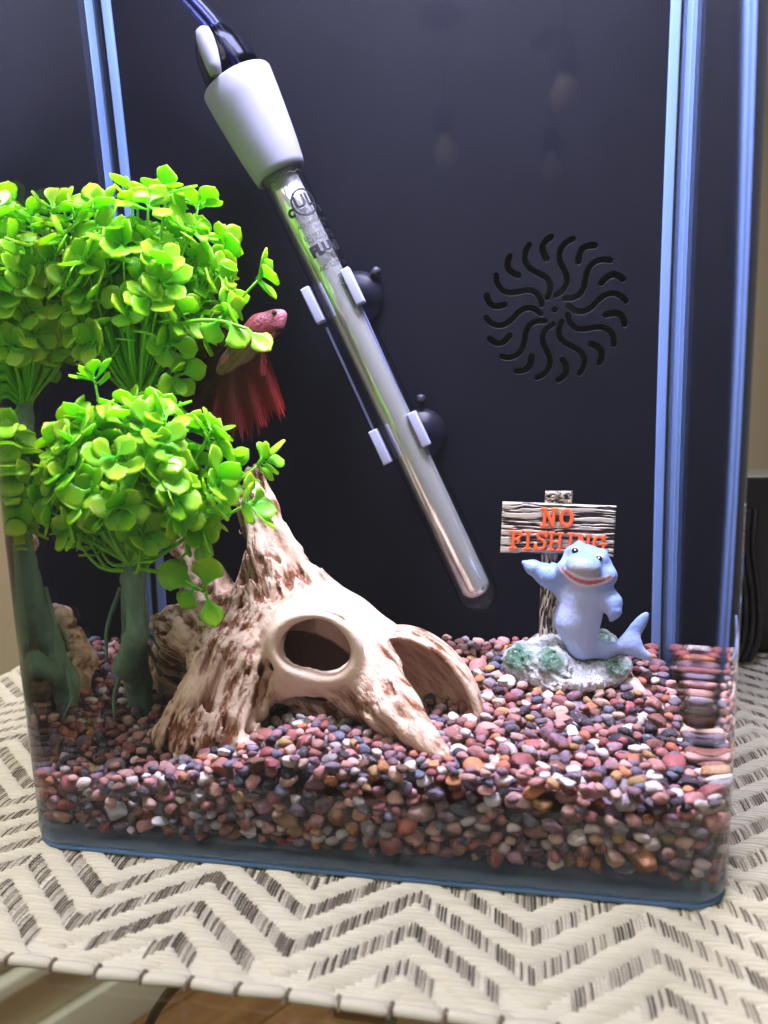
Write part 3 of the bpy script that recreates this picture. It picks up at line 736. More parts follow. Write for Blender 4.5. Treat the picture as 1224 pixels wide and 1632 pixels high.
for (x, y) in ((600, 462), (765, 515)):
    # find the surface of the head in front of this point
    best = None; dd = (np.abs(X-x)+np.abs(Y-y)); k = np.where(dd < 14)[0]; k = k[np.argmin(V[k, 1])]; s0 = V[k]
    e = obj('eye', *uvsphere(s0+np.array([0, .0012, 0]), (27*u, .0020, 24*u), 20, 12), M_EYEW, shark)
    obj('pupil', *uvsphere(s0+np.array([0, .0003, 0])+np.array([-4*u, 0, -2*u]), (22*u, .0020, 21*u), 18, 10), M_EYEB, e)
    obj('glint', *uvsphere(s0+np.array([0, -.0012, 0])+np.array([-6*u, 0, 6*u]), (7*u, .0010, 7*u), 10, 8), M_EYEW, e)
# ================================================================== PLANT
plant_loc = np.array([-.1195, .100, .026])
plant = thing('artificial_plant', plant_loc, 'bright lime green plastic tree with two leafy crowns on a mossy trunk', 'plant')
UPC, LOC = at(228, 446, .104), at(220, 764, .056)
UPB, LOB = at(222, 640, .104), at(213, 905, .058)          # where the crowns spring from
trunk_pts = [(plant_loc+np.array([0, 0, -.012]), .0066), (plant_loc+np.array([.000, -.001, .018]), .0060), (plant_loc+np.array([.003, -.010, .045]), .0054), (plant_loc+np.array([.007, -.016, .075]), .0052), (plant_loc+np.array([.012, -.010, .115]), .0050), (np.array([UPB[0], UPB[1], UPB[2]]), .0044)]
fork_pts = [(plant_loc+np.array([.000, -.003, .022]), .0054), (plant_loc+np.array([.003, -.024, .034]), .0050), (LOB+np.array([-.002, .004, -.030]), .0050), (LOB, .0046)]
def chain(Q, pts, k=.003):
    d = None
    for (a_, ra), (b_, rb) in zip(pts[:-1], pts[1:]):
        e = cap(Q, a_, b_, ra, rb); d = e if d is None else smin(d, e, k)
    return d
def trunk_f(Q):
    d = smin(chain(Q, trunk_pts), chain(Q, fork_pts), .005)
    d = smin(d, cap(Q, plant_loc+np.array([0, 0, -.01]), plant_loc+np.array([-.012, -.008, -.004]), .005, .003), .004)
    return d+(fbm(Q*np.array([260, 260, 110], np.float32), 3, 40)-.5)*.0030
lo = np.min([p for p, r in trunk_pts+fork_pts], 0)-.014; hi = np.max([p for p, r in trunk_pts+fork_pts], 0)+.014
V, F = surface(trunk_f, lo, hi, .0011)
m = Mat('green painted trunk'); nz = m.noise(160, 4, .6, m.objco()); c = m.mix(nz, srgb(66, 100, 76), srgb(118, 152, 122)); M_TRUNK = m.surf(m.pbr(c, .6, m.bump(m.noise(700, 3, .6, m.objco()), .0006, .6)))
obj('trunk', V, F, M_TRUNK, plant)
for a_, b_, c_ in (((.000, -.014, .070), (-.006, -.020, .052), (-.006, -.024, .036)), ((.000, -.008, .052), (.004, .010, .040), (.006, .016, .030)), ((-.004, -.010, .030), (-.008, -.014, .016), (-.006, -.020, .006)), ((.003, .002, .040), (.008, .006, .024), (.009, .004, .008))):
    obj('aerial_root', *tube(catmull([plant_loc+np.array(q) for q in (a_, b_, c_)], 7), np.linspace(.0013, .0007, 15), 7), M_TRUNK, plant)
# leaf shapes
def leaf_shape(L, Wd, cup, curl, seed):
    r = np.random.default_rng(seed); nl, nw = 10, 5
    top = []; bot = []; tt = []; ee = []
    TT = (0, .1, .2, .3, .42, .55, .68, .80, .90, .965, 1.0); nl = len(TT)
    for i in range(nl):
        t = TT[i]
        q_ = max(0, (t-.20)/.80); w = Wd*max(.10, (max(0, 1-((q_-.54)/.46)**2)**.5 if q_ > .54 else .10+.90*sstep(-.05, .54, q_)))
        if i == nl-1: w = Wd*.14
        for j in range(nw):
            s_ = -1+2*j/(nw-1); edge = abs(s_)
            x = s_*w; y = t*L-(edge**2)*L*.05*(t > .5)
            z = cup*(edge**2)*w*.9+curl*L*t*t-.04*L*(1-edge)*math.sin(math.pi*t)
            th = .00042*(1-.55*edge**3)
            top.append((x, y, z+th)); bot.append((x, y, z-th)); tt.append(t); ee.append(edge)
    N0 = nl*nw; V_ = np.array(top+bot); F_ = []; I = lambda i, j: i*nw+j
    for i in range(nl-1):
        for j in range(nw-1):
            F_.append([I(i, j), I(i, j+1), I(i+1, j+1), I(i+1, j)]); F_.append([N0+I(i+1, j), N0+I(i+1, j+1), N0+I(i, j+1), N0+I(i, j)])
    per = [I(0, j) for j in range(nw)]+[I(i, nw-1) for i in range(1, nl)]+[I(nl-1, j) for j in range(nw-2, -1, -1)]+[I(i, 0) for i in range(nl-2, 0, -1)]
    for p, q in zip(per, per[1:]+per[:1]): F_.append([q, p, N0+p, N0+q])
    return V_, F_, np.array(tt*2), np.array(ee*2)
def leaf_mat(name, island):
    m = Mat(name)
    rnd = m.n('ShaderNodeNewGeometry').outputs['Random Per Island'] if island else m.n('ShaderNodeObjectInfo').outputs['Random']
    t = m.attr('along'); e = m.attr('edge')
    tip = m.mix(rnd, srgb(186, 242, 36), srgb(236, 246, 64)); basec = m.mix(rnd, srgb(76, 206, 36), srgb(150, 230, 44))
    c = m.mix(m.math('POWER', t, 1.4), basec, tip); c = m.mix(m.math('MULTIPLY', m.math('POWER', e, 4.0), .5), c, srgb(196, 236, 110))
    nz = m.noise(300, 3, .6, m.objco()); c = m.mix(m.math('MULTIPLY', nz, .35), c, srgb(60, 178, 30))
    b = m.pbr(c, .34, m.bump(nz, .0004, .3), Specular_IOR_Level=.5)
    tr = m.n('ShaderNodeBsdfTranslucent', {'Color': c}).outputs[0]
    return m.surf(m.n('ShaderNodeMixShader', {0: .58, 1: b, 2: tr}).outputs[0])
M_LEAF, M_LEAFS = leaf_mat('lime plastic leaf', False), leaf_mat('lime plastic leaves', True)
m = Mat('lime plastic stem'); M_STEM = m.surf(m.pbr(m.mix(m.noise(200, 2), srgb(96, 186, 28), srgb(140, 212, 40)), .4))
LEAVES = [leaf_shape(L_, w_, cu_, kk, i) for i, (L_, w_, cu_, kk) in enumerate(((.0132, .0052, .05, .03), (.0121, .0055, -.05, -.06), (.0140, .0050, .08, .05), (.0110, .0051, -.12, -.10), (.0128, .0049, .14, .0)))]
LM = []
for V_, F_, t_, e_ in LEAVES:
    me = bpy.data.meshes.new('leaf'); me.from_pydata(V_.tolist(), [], F_); me.polygons.foreach_set('use_smooth', [True]*len(F_))
    me.attributes.new('along', 'FLOAT', 'POINT').data.foreach_set('value', t_.astype(np.float32)); me.attributes.new('edge', 'FLOAT', 'POINT').data.foreach_set('value', e_.astype(np.float32))
    me.materials.append(M_LEAF); LM.append(me)
def crown(center, root, radii, nst, seed, extra=()):
    r = np.random.default_rng(seed); stems = MB(); leaves = []
    dirs = []
    for i in range(nst):
        zz = 1-(i+.5)/nst*1.80; ph = i*2.39996+r.normal(0, .25); s_ = math.sqrt(max(0, 1-zz*zz)); dirs.append(np.array([s_*math.cos(ph), s_*math.sin(ph), zz]))
    ends = [center+d*np.array(radii)*r.uniform(.80, 1.04) for d in dirs]+[np.asarray(e) for e in extra]
    inner = [center+d*np.array(radii)*r.uniform(.35, .60) for d in dirs]
    for kind, pts in (('o', ends), ('i', inner)):
        for q in pts:
            d0 = q-root; side = q-center; out = side/np.array(radii); out /= np.linalg.norm(out)+1e-9
            mid = root+d0*.45+np.array([0, 0, -.004 if d0[2] < .02 else .003])+out*.004
            C_ = catmull([root+r.normal(0, .0012, 3), mid, q], 5); stems.add(*tube(C_, np.linspace(.00110, .00055, len(C_)), 5))
            d = C_[-1]-C_[-3]; d = d/np.linalg.norm(d)+out*.9; d /= np.linalg.norm(d)
            nl = 6 if kind == 'o' else 5; _, u1, v1 = frame_of(d); a0 = r.uniform(0, 6.28)
            for k in range(nl):
                ang = a0+k*2*math.pi/nl+r.normal(0, .2); ph = math.radians(r.uniform(52, 86)) if k < nl-1 else math.radians(r.uniform(15, 45))
                s_ = math.cos(ang)*u1+math.sin(ang)*v1
                ax = d*math.cos(ph)+s_*math.sin(ph); no = d*math.sin(ph)-s_*math.cos(ph)
                no = no+r.normal(0, .22, 3); no -= ax*(no@ax); no /= np.linalg.norm(no); xx = np.cross(ax, no)
                leaves.append((q-d*.0015*(k % 3), np.stack([xx, ax, no], 1), r.uniform(.78, 1.16)*(1 if kind == 'o' else .95), int(r.integers(len(LM))), kind))
            if kind == 'o' and r.random() < .8:      # a pair lower on the stem
                b_ = C_[-4]; dd = C_[-2]-C_[-5]; dd /= np.linalg.norm(dd); _, u2, v2 = frame_of(dd)
                for sg in (0, math.pi):
                    ang = a0+sg; s_ = math.cos(ang)*u2+math.sin(ang)*v2; ph = 1.0; ax = dd*math.cos(ph)+s_*math.sin(ph); no = dd*math.sin(ph)-s_*math.cos(ph); xx = np.cross(ax, no)
                    leaves.append((b_, np.stack([xx, ax, no], 1), r.uniform(.7, 1.0), int(r.integers(len(LM))), 'i'))
    return stems, leaves
ex_lo = [at(420, 735, .062), at(150, 600, .060), at(400, 800, .050)]
ex_up = [at(418, 440, .100), at(285, 598, .09), at(100, 330, .1)]
built = []
for nm, c_, rt, rad, nst, sd, ex in (('upper', UPC, UPB, (.0430, .036, .0405), 62, 3, ex_up), ('lower', LOC, LOB, (.0425, .030, .0335), 62, 5, ex_lo)):
    st_, lv = crown(c_, rt, rad, nst, sd, ex)
    hand = [((318, 940), (252, 902), .047, 0), ((326, 942), (336, 888), .046, 1), ((312, 935), (288, 968), .046, 3), ((328, 944), (343, 1000), .045, 2)] if nm == 'lower' else [((394, 524), (432, 560), .078, 2), ((362, 512), (392, 552), .080, 1), ((352, 505), (330, 545), .082, 3), ((384, 506), (376, 470), .082, 2)]
    hs = [(213, 905), (255, 912), (300, 928), (326, 943)] if nm == 'lower' else [(250, 525), (310, 512), (352, 512), (394, 524)]
    hy = (.058, .050, .047, .046) if nm == 'lower' else (.095, .085, .082, .079)
    C_ = catmull([at(*q, y_) for q, y_ in zip(hs, hy)], 6); st_.add(*tube(C_, np.linspace(.0011, .0007, len(C_)), 6))
    for (b0, t0, y_, k_) in hand:
        p0, p1 = at(*b0, y_), at(*t0, y_-.002); ax_ = p1-p0; ln = np.linalg.norm(ax_); ax_ /= ln
        no = CAM-p0; no = no/np.linalg.norm(no)+np.array([.1, 0, .45]); no -= ax_*(no@ax_); no /= np.linalg.norm(no)
        lv.append((p0, np.stack([np.cross(ax_, no), ax_, no], 1), ln/LEAVES[k_][0][:, 1].max(), k_, 'h'))
    part = st_.build('crown', M_STEM, plant); part['label'] = 'upper leafy crown beside the red fish' if nm == 'upper' else 'lower leafy crown in front of the skull horns'
    built.append((part, lv, c_))
allv = []
for ci, (part, lv, c_) in enumerate(built):
    for p, R, s_, mi_, kd in lv:
        tipp = p+R[:, 1]*.010; face = -(tipp-c_)[1]*1.0+(tipp-c_)@np.array([.25, 0, .55])
        allv.append((face+{'o': 0, 'i': -.02, 'h': 1}[kd], ci, p, R, s_, mi_))
allv.sort(key=lambda q: -q[0])
rest = [MB(), MB()]; rt_ = [[], []]; re_ = [[], []]
for i, (_, ci, p, R, s_, mi_) in enumerate(allv):
    if i < 296:
        o = link_mesh('leaf', LM[mi_], built[ci][0])
        M4 = np.eye(4); M4[:3, :3] = R*s_; M4[:3, 3] = p-plant_loc; o.matrix_basis = Matrix(M4.tolist())
    else:
        V_, F_, t_, e_ = LEAVES[mi_]; rest[ci].add((V_*s_)@R.T+p, F_); rt_[ci].append(t_); re_[ci].append(e_)
for ci in (0, 1):
    tag(rest[ci].build('inner_leaves', M_LEAFS, built[ci][0], attrs={'along': np.concatenate(rt_[ci]), 'edge': np.concatenate(re_[ci])}), kind='stuff')

# ================================================================== GRAVEL
PAL = [(0.00, (158, 98, 90)), (0.12, (146, 112, 116)), (0.22, (122, 108, 118)), (0.30, (108, 110, 122)), (0.36, (74, 66, 70)), (0.43, (172, 122, 112)), (0.54, (198, 162, 142)), (0.62, (194, 126, 92)), (0.67, (222, 206, 192)), (0.74, (198, 150, 138)), (0.83, (232, 224, 216)), (0.87, (176, 138, 92)), (0.91, (124, 88, 74)), (0.96, (158, 148, 144))]
def pebble_mat(name, island):
    m = Mat(name); rnd = m.n('ShaderNodeNewGeometry').outputs['Random Per Island'] if island else m.n('ShaderNodeObjectInfo').outputs['Random']
    c = m.ramp(rnd, [(p, srgb(*q)) for p, q in PAL], 'CONSTANT')
    r2 = m.math('FRACT', m.math('MULTIPLY', rnd, 37.7))
    c = m.n('ShaderNodeHueSaturation', {'Hue': m.math('MULTIPLY_ADD', r2, .03, .485), 'Value': m.math('MULTIPLY_ADD', m.math('FRACT', m.math('MULTIPLY', rnd, 91.3)), .50, .70), 'Saturation': 1.02, 'Color': c}).outputs[0]
    pv = m.n('ShaderNodeVectorMath', {0: m.objco(), 1: m.n('ShaderNodeCombineXYZ', {0: m.math('MULTIPLY', rnd, 50.0)}).outputs[0]}, operation='ADD').outputs[0]
    n1 = m.noise(260, 4, .6, pv); n2 = m.noise(1400, 3, .6, pv)
    c = m.mix(m.math('MULTIPLY', m.math('GREATER_THAN', n2, .62), .28), c, srgb(226, 210, 196))
    c = m.mix(m.math('MULTIPLY', n1, .75), c, m.n('ShaderNodeHueSaturation', {'Value': .5, 'Color': c}).outputs[0])
    return m.surf(m.pbr(c, m.math('MULTIPLY_ADD', r2, .25, .42), m.bump(m.math('ADD', n2, m.math('MULTIPLY', n1, 2.0)), .0007, .6), Specular_IOR_Level=.12))
M_PEB, M_PEBS = pebble_mat('river pebble', False), pebble_mat('river pebbles', True)
def ico(sub):
    bm = bmesh.new(); bmesh.ops.create_icosphere(bm, subdivisions=sub, radius=1); V_ = np.array([v.co[:] for v in bm.verts]); F_ = [[v.index for v in f.verts] for f in bm.faces]; bm.free(); return V_, F_
I2, I3 = ico(2), ico(3)
def pebble_shape(base, seed):
    r = np.random.default_rng(seed); V_, F_ = base; V_ = V_.copy()
    for k in range(r.integers(5, 11)):         # a few worn facets
        n_ = r.normal(size=3); n_ /= np.linalg.norm(n_); h = r.uniform(.52, .84); d_ = V_@n_-h; V_ = V_-np.clip(d_, 0, 1)[:, None]*n_*.86
    V_ = V_*(1+.42*(fbm(base[0]*1.5+seed*7.1, 2, seed)-.5))[:, None]
    return V_/np.abs(V_).max(0), F_
NV = 30
SH3 = [pebble_shape(I3, s_) for s_ in range(NV)]; SH2 = [pebble_shape(I2, s_) for s_ in range(NV)]
gravel = thing('gravel_bed', (0, 0, .0085), kind='structure'); tag(gravel, 'mixed red, purple, grey and cream river gravel on the aquarium floor')
GX0, GX1, GY0, GY1 = -W2+TG+.0004, W2-TG-.0004, TG+.0004, YB-.0003; RES = .001
gx = np.arange(GX0, GX1, RES); gy = np.arange(GY0, GY1, RES); nx, ny = len(gx), len(gy)
XX, YY = np.meshgrid(gx, gy, indexing='ij'); ZT = ztop(XX, YY)
wall_d = np.minimum.reduce([XX-GX0, GX1-XX, YY-GY0]); FL = FLOOR_IN+.0004
rcn = RC-TG
H = np.where(wall_d < .0135, FL, np.maximum(ZT-.0125, FL)).astype(float)
def solid(Q):
    Q = Q.astype(np.float32)
    return np.minimum.reduce([skull_body(Q)+.0015, trunk_f(Q)+.001, base_f(Q)+.001])
def peb_ok(x, y, a_):
    if x-a_ < GX0 or x+a_ > GX1 or y-a_ < GY0 or y+a_ > GY1: return False
    if y < GY0+rcn:
        for s_ in (-1, 1):
            cx_ = s_*(GX1-rcn)
            if s_*(x-cx_) > 0 and math.hypot(x-cx_, y-(GY0+rcn)) > rcn-a_*.92: return False
    return True
placed = []; fails = 0; rg = np.random.default_rng(11)
phase = 0
while phase < 2 and len(placed) < 7500:
    if fails > 500: phase += 1; fails = 0
    sz = rg.choice([.0024, .0029, .0035, .0042, .0054], p=[.26, .30, .24, .14, .06])
    a_, b_, c_ = sz*rg.uniform(.95, 1.25), sz*rg.uniform(.78, 1.0), sz*rg.uniform(.60, .88); ang = rg.uniform(0, math.pi)
    best = None
    for t_ in range(9):
        if phase == 0 or rg.random() < .1:            # along the glass
            w_ = rg.random()
            if w_ < .60: x, y = rg.uniform(GX0, GX1), GY0+a_+rg.random()*.010
            else: x, y = (GX0+a_+rg.exponential(.003) if w_ < .8 else GX1-a_-rg.exponential(.003)), rg.uniform(GY0, GY1)
        else: x, y = rg.uniform(GX0, GX1), rg.uniform(GY0, GY1)
        if not peb_ok(x, y, a_): continue
        i0, i1 = max(0, int((x-a_-GX0)/RES)), min(nx, int((x+a_-GX0)/RES)+2); j0, j1 = max(0, int((y-a_-GY0)/RES)), min(ny, int((y+a_-GY0)/RES)+2)
        dx = XX[i0:i1, j0:j1]-x; dy = YY[i0:i1, j0:j1]-y
        q = ((dx*math.cos(ang)+dy*math.sin(ang))/a_)**2+((-dx*math.sin(ang)+dy*math.cos(ang))/b_)**2
        hh = c_*np.sqrt(np.clip(1-q, 0, 1)); ok = q < 1
        if not ok.any(): continue
        zc = (H[i0:i1, j0:j1]+hh*.80)[ok].max(); target = ztop(x, y); over = zc+c_-target
        if over > .0022: continue
        if best is None or over < best[0]: best = (over, x, y, zc, i0, i1, j0, j1, hh, ok)
    if best is None: fails += 1; continue
    fails = max(0, fails-3)
    _, x, y, zc, i0, i1, j0, j1, hh, ok = best
    sub = H[i0:i1, j0:j1]; sub[ok] = np.maximum(sub[ok], (zc+hh*.88)[ok])
    placed.append((x, y, zc, a_, b_, c_, ang))
PB = np.array(placed)
sol = solid(PB[:, :3]); PB = PB[sol > PB[:, 3]*-.2]
expo = (ztop(PB[:, 0], PB[:, 1])-(PB[:, 2]+PB[:, 5]) < .0040)
vis = expo | (PB[:, 1] < GY0+.009)
dist = np.linalg.norm(PB[:, :3]-CAM, axis=1)
score = np.where(vis, np.sqrt(PB[:, 3]*PB[:, 4])/dist, 0)*np.where(PB[:, 0] > -.1, 1, .8)
order = np.argsort(-score)
meshes = []
for V_, F_ in SH3:
    me = bpy.data.meshes.new('pebble'); me.from_pydata((V_*.001).tolist(), [], F_); me.polygons.foreach_set('use_smooth', [True]*len(F_)); me.materials.append(M_PEB); meshes.append(me)
st_v = []; st_f = []; nb = 0; I2F = np.array(I2[1])
for rank, i in enumerate(order):
    x, y, z, a_, b_, c_, ang = PB[i]; tilt = rg.normal(0, .22, 2); k = int(rg.integers(NV))
    R = Matrix.Rotation(tilt[0], 3, 'X') @ Matrix.Rotation(tilt[1], 3, 'Y') @ Matrix.Rotation(ang, 3, 'Z')
    if rank < 298:
        o = link_mesh('pebble', meshes[k], gravel); o.matrix_basis = Matrix.Translation((x, y, z-.0085)) @ R.to_4x4() @ Matrix.Diagonal((a_*1000, b_*1000, c_*1000, 1))
    else:
        st_v.append((SH2[k][0]*np.array([a_, b_, c_]))@np.array(R).T+np.array([x, y, z])); st_f.append(I2F+nb); nb += len(SH2[k][0])
# the packed mass beneath
gi = np.linspace(GX0+.014, GX1-.014, 60); gj = np.linspace(GY0+.015, GY1-.004, 40)
core = [[x, y, max(FL, ztop(x, y)-.010)] for x in gi for y in gj]; cf = [[nb+i*40+j, nb+(i+1)*40+j, nb+(i+1)*40+j+1, nb+i*40+j+1] for i in range(59) for j in range(39)]
n0 = nb+len(core); core += [[x, y, FL] for x in gi for y in (gj[0], gj[-1])]+[[x, y, FL] for x in (gi[0], gi[-1]) for y in gj]
for i in range(59):
    for e, jj in ((0, 0), (1, 39)): cf.append([nb+i*40+jj, nb+(i+1)*40+jj, n0+(i+1)*2+e, n0+i*2+e])
for j in range(39):
    for e, ii in ((0, 0), (1, 59)): cf.append([nb+ii*40+j, nb+ii*40+j+1, n0+120+e*40+j+1, n0+120+e*40+j])
tag(obj('smaller_pebbles', np.concatenate(st_v+[np.array(core)]), np.concatenate(st_f).tolist()+cf, M_PEBS, gravel), kind='stuff')
print('pebbles', len(PB), 'placed', len(placed), 'fails', fails)
# ================================================================== HEATER
YH = .146; uh = mmpx(YH)
HT, HB = at(440, 262, YH), at(764, 950, YH); HA = (HB-HT)/np.linalg.norm(HB-HT); HL = np.linalg.norm(HB-HT)
heater = thing('aquarium_heater', tuple(HB), 'slanted glass tube heater with white collar held by suction cups on the black back wall', 'heater')
RT = .0100
m = Mat('heater tube glass'); fr = m.n('ShaderNodeLayerWeight', {'Blend': .22}).outputs['Facing']
fr = m.math('MULTIPLY_ADD', m.math('POWER', fr, 2.5), .5, .035)
dk = m.math('POWER', m.n('ShaderNodeLayerWeight', {'Blend': .5}).outputs['Facing'], 4.0)
M_TUBE = m.surf(m.n('ShaderNodeMixShader', {0: fr, 1: m.n('ShaderNodeBsdfTransparent', {'Color': m.mix(dk, (.97, .98, .98, 1), (.22, .24, .32, 1))}).outputs[0], 2: m.n('ShaderNodeBsdfGlossy', {'Roughness': .04}).outputs[0]}).outputs[0])
prof = [(-.004, RT)]+[(s_, RT) for s_ in np.linspace(0, HL-.003, 14)]+[(HL-.003+RT*math.sin(a), RT*math.cos(a)) for a in np.linspace(.12, math.pi/2-.02, 12)]+[(HL-.003+RT, 0.00002)]
tb = obj('glass_tube', *lathe(prof, HT, HA, 48), M_TUBE, heater)
m = Mat('steel sleeve'); nz = m.noise(1.0, 4, .6, m.mul(m.objco(), (60, 60, 60)))
M_STEEL = m.surf(m.n('ShaderNodeMixShader', {0: .30, 1: m.n('ShaderNodeBsdfGlossy', {'Color': (.92, .92, .88, 1), 'Roughness': .15}).outputs[0], 2: m.n('ShaderNodeBsdfDiffuse', {'Color': (.62, .62, .58, 1)}).outputs[0]}).outputs[0])
RS = .0074
prof = [(s_, RS) for s_ in np.linspace(0.0, HL-.006, 10)]+[(HL-.006+.0055*math.sin(a), RS-.0055+.0055*math.cos(a)) for a in np.linspace(.2, math.pi/2, 6)]+[(HL-.0005, .00002)]
obj('metal_sleeve', *lathe(prof, HT, HA, 40), M_STEEL, heater)
# white collar, flared upwards
M_WHITE = plain('white plastic', srgb(134, 135, 144), .5, Specular_IOR_Level=.15)
cl = .0400
prof = [(.0050, RT+.0003), (.0058, .0112), (.0054, .0124), (.003, .0130), (-.006, .0143), (-.014, .0152), (-.022, .0160), (-.030, .0167), (-cl+.0008, .0173), (-cl, .0169), (-cl, .0145)]
obj('collar', *lathe(prof, HT, HA, 56), M_WHITE, heater)
# smoky clear cap with indicator stem and cable
M_CAP = sheet_glass('smoky clear plastic', 1.35, (.22, .23, .30, 1), .12, (.75, .78, 1, 1))
prof = [(-cl+.0005, .0140), (-cl-.006, .0137), (-cl-.014, .0128), (-cl-.020, .0112), (-cl-.0235, .0075), (-cl-.0245, .00002)]
cap_o = obj('top_cap', *lathe(prof, HT, HA, 40), M_CAP, heater)
k0, k1 = at(340, 104, YH-.0155), at(328, 64, YH-.0155)
ax = (k1-k0)/np.linalg.norm(k1-k0); obj('indicator_stem', *lathe([(-.004, .0028), (0, .0036), (.006, .0042), (.012, .0040), (.0150, .0032), (.0160, .0015)], k0, ax, 20), M_WHITE, heater)
M_CORD = sheet_glass('clear cable sleeve', 1.4, (.50, .54, .80, 1), .15, (.8, .85, 1, 1))
cp = catmull([at(385, 128, YH), at(366, 92, YH), at(345, 48, YH), at(312, 8, YH), at(262, -42, YH), at(200, -90, YH)], 8)
obj('cable', *tube(cp, np.linspace(.0052, .0042, len(cp)), 14), M_CORD, heater)
M_WIRE = plain('dark wire', srgb(50, 52, 86), .4)
obj('wire', *tube(cp, .0016, 8), M_WIRE, heater)
# printed marks wrapped round the tube
M_INK = plain('black ink', (.008, .008, .01, 1), .5)
view = CAM-HT; view = view-HA*(view@HA); view /= np.linalg.norm(view); sidev = np.cross(HA, view)
if sidev@CR < 0: sidev = -sidev
def wrap(V2, s0, a0):
    """flat (x, y) -> on the tube; x round the tube, y up the tube; a0 the angle to the right of the side facing the camera"""
    ang = a0+V2[:, 0]/(RT+.0001)
    return HT+HA*(s0-V2[:, 1])[:, None]+(RT+.00012)*(np.cos(ang)[:, None]*view+np.sin(ang)[:, None]*sidev)
def printed(body, size, px, py, a0, bold=0.0, name='printed_text'):
    s0 = (at(px, py, YH)-HT)@HA; V2, F2 = text_mesh(body, size, bold); obj(name, wrap(V2, s0, a0), F2, M_INK, tb, smooth=False)
A0 = .42
printed('UL', .0085, 487, 328, A0, .00025)
s0 = (at(487, 330, YH)-HT)@HA
th = np.linspace(0, 2*math.pi, 49)[:-1]; V2 = np.concatenate([np.stack([.0066*np.cos(th), .0066*np.sin(th)], 1), np.stack([.0056*np.cos(th), .0056*np.sin(th)], 1)])
obj('printed_ring', wrap(V2, s0, A0), [[i, (i+1) % 48, 48+(i+1) % 48, 48+i] for i in range(48)], M_INK, tb, smooth=False)
printed('c', .0080, 466, 349, A0-.80, .0003); printed('us', .0060, 500, 336, A0+.95, .0002)
printed('AQUARIUM HEATER', .0026, 494, 364, A0+.32); printed('E120475', .0020, 500, 371, A0+.30)
printed('DO NOT REMOVE', .0025, 504, 382, A0+.22); printed('NE PAS RETIRER', .0025, 507, 389, A0+.22)
printed('FLUVAL', .0066, 515, 404, A0+.36, .0005); printed('M50', .0022, 521, 419, A0+.25); printed('AC 120V 60Hz', .0034, 524, 432, A0+.28)
wv_ = []; wf_ = []
for i in range(61):                       # water level mark: scalloped line right round
    x = -.0155+.031*i/60; y = .0012*(abs(math.sin(x*math.pi/.0055))-.4)
    wv_ += [[x, y-.00022], [x, y+.00022]]
wf_ = [[2*i, 2*i+2, 2*i+3, 2*i+1] for i in range(60)]
obj('level_mark', wrap(np.array(wv_), (at(452, 292, YH)-HT)@HA, .1), wf_, M_INK, tb, smooth=False)
sq = []; sqf = []
for i, (x0, x1, y0, y1) in enumerate(((-.0024, .0024, .0020, .0024), (-.0024, .0024, -.0024, -.0020), (-.0024, -.0020, -.0020, .0020), (.0020, .0024, -.0020, .0020), (-.0008, .0008, -.0008, .0008))):
    sq += [[x0, y0], [x1, y0], [x1, y1], [x0, y1]]; sqf.append([4*i, 4*i+1, 4*i+2, 4*i+3])
obj('printed_symbol', wrap(np.array(sq), (at(540, 452, YH)-HT)@HA, A0+.2), sqf, M_INK, tb, smooth=False)
# bracket: four white clips, two rails, two suction cups
M_CLIP = plain('pale grey plastic', srgb(164, 167, 190), .45, Specular_IOR_Level=.15); M_RAIL = plain('clear rail plastic', srgb(112, 118, 150), .25)
def slab(c_, ax, L_, w_, d_, name, mt, parent):
    _, = (0,); side = np.cross(ax, np.array([0, 1.0, 0])); side /= np.linalg.norm(side); dp = np.cross(side, ax)
    V_ = np.array([c_+sx*side*w_/2+sy*dp*d_/2+sz*ax*L_/2 for sz in (-1, 1) for sx, sy in ((-1, -1), (1, -1), (1, 1), (-1, 1))])
    o = obj(name, V_, BOXF, mt, parent, smooth=False); bm = bmesh.new(); bm.from_mesh(o.data); bmesh.ops.recalc_face_normals(bm, faces=bm.faces); bm.to_mesh(o.data); bm.free(); bevel(o, min(w_, d_)*.15); return o
for px, py in ((500, 487), (563, 457), (607, 712), (668, 684)): slab(at(px, py, YH-.004), HA, .0180, .0045, .007, 'clip', M_CLIP, heater)
for pa, pb in (((574, 486), (652, 660)), ((521, 522), (598, 690))):
    a_, b_ = at(*pa, YH-.001), at(*pb, YH-.001); slab((a_+b_)/2, (b_-a_)/np.linalg.norm(b_-a_), np.linalg.norm(b_-a_), .0011, .003, 'rail', M_RAIL, heater)
M_CUP = sheet_glass('smoky rubber cup', 1.30, (.34, .36, .50, 1), .30, (.35, .37, .5, 1))
m = Mat('dark suction rubber'); M_CUP = m.surf(m.n('ShaderNodeMixShader', {0: .35, 1: m.n('ShaderNodeBsdfTransparent', {'Color': (.62, .64, .8, 1)}).outputs[0], 2: m.pbr((.02, .021, .036, 1), .4)}).outputs[0])
for (px, py), (kx, ky) in (((572, 474), (597, 437)), ((672, 690), (671, 640))):
    c_ = at(px, py, YB-.0012); prof = [(0.0, .0128), (.0008, .0130), (.003, .0105), (.006, .0066), (.010, .0045), (.020, .0042)]
    s_ = obj('suction_cup', *lathe(prof, c_, (0, -1, 0), 36), M_CUP, heater)
    kk = at(kx, ky, YB-.0030); obj('pull_tab', *lathe([(-.0015, .0016), (0, .0024), (.0030, .0022), (.0036, .0014)], kk, (kk-c_)/np.linalg.norm(kk-c_), 12), plain('tab rubber', (.016, .017, .028, 1), .5), s_)

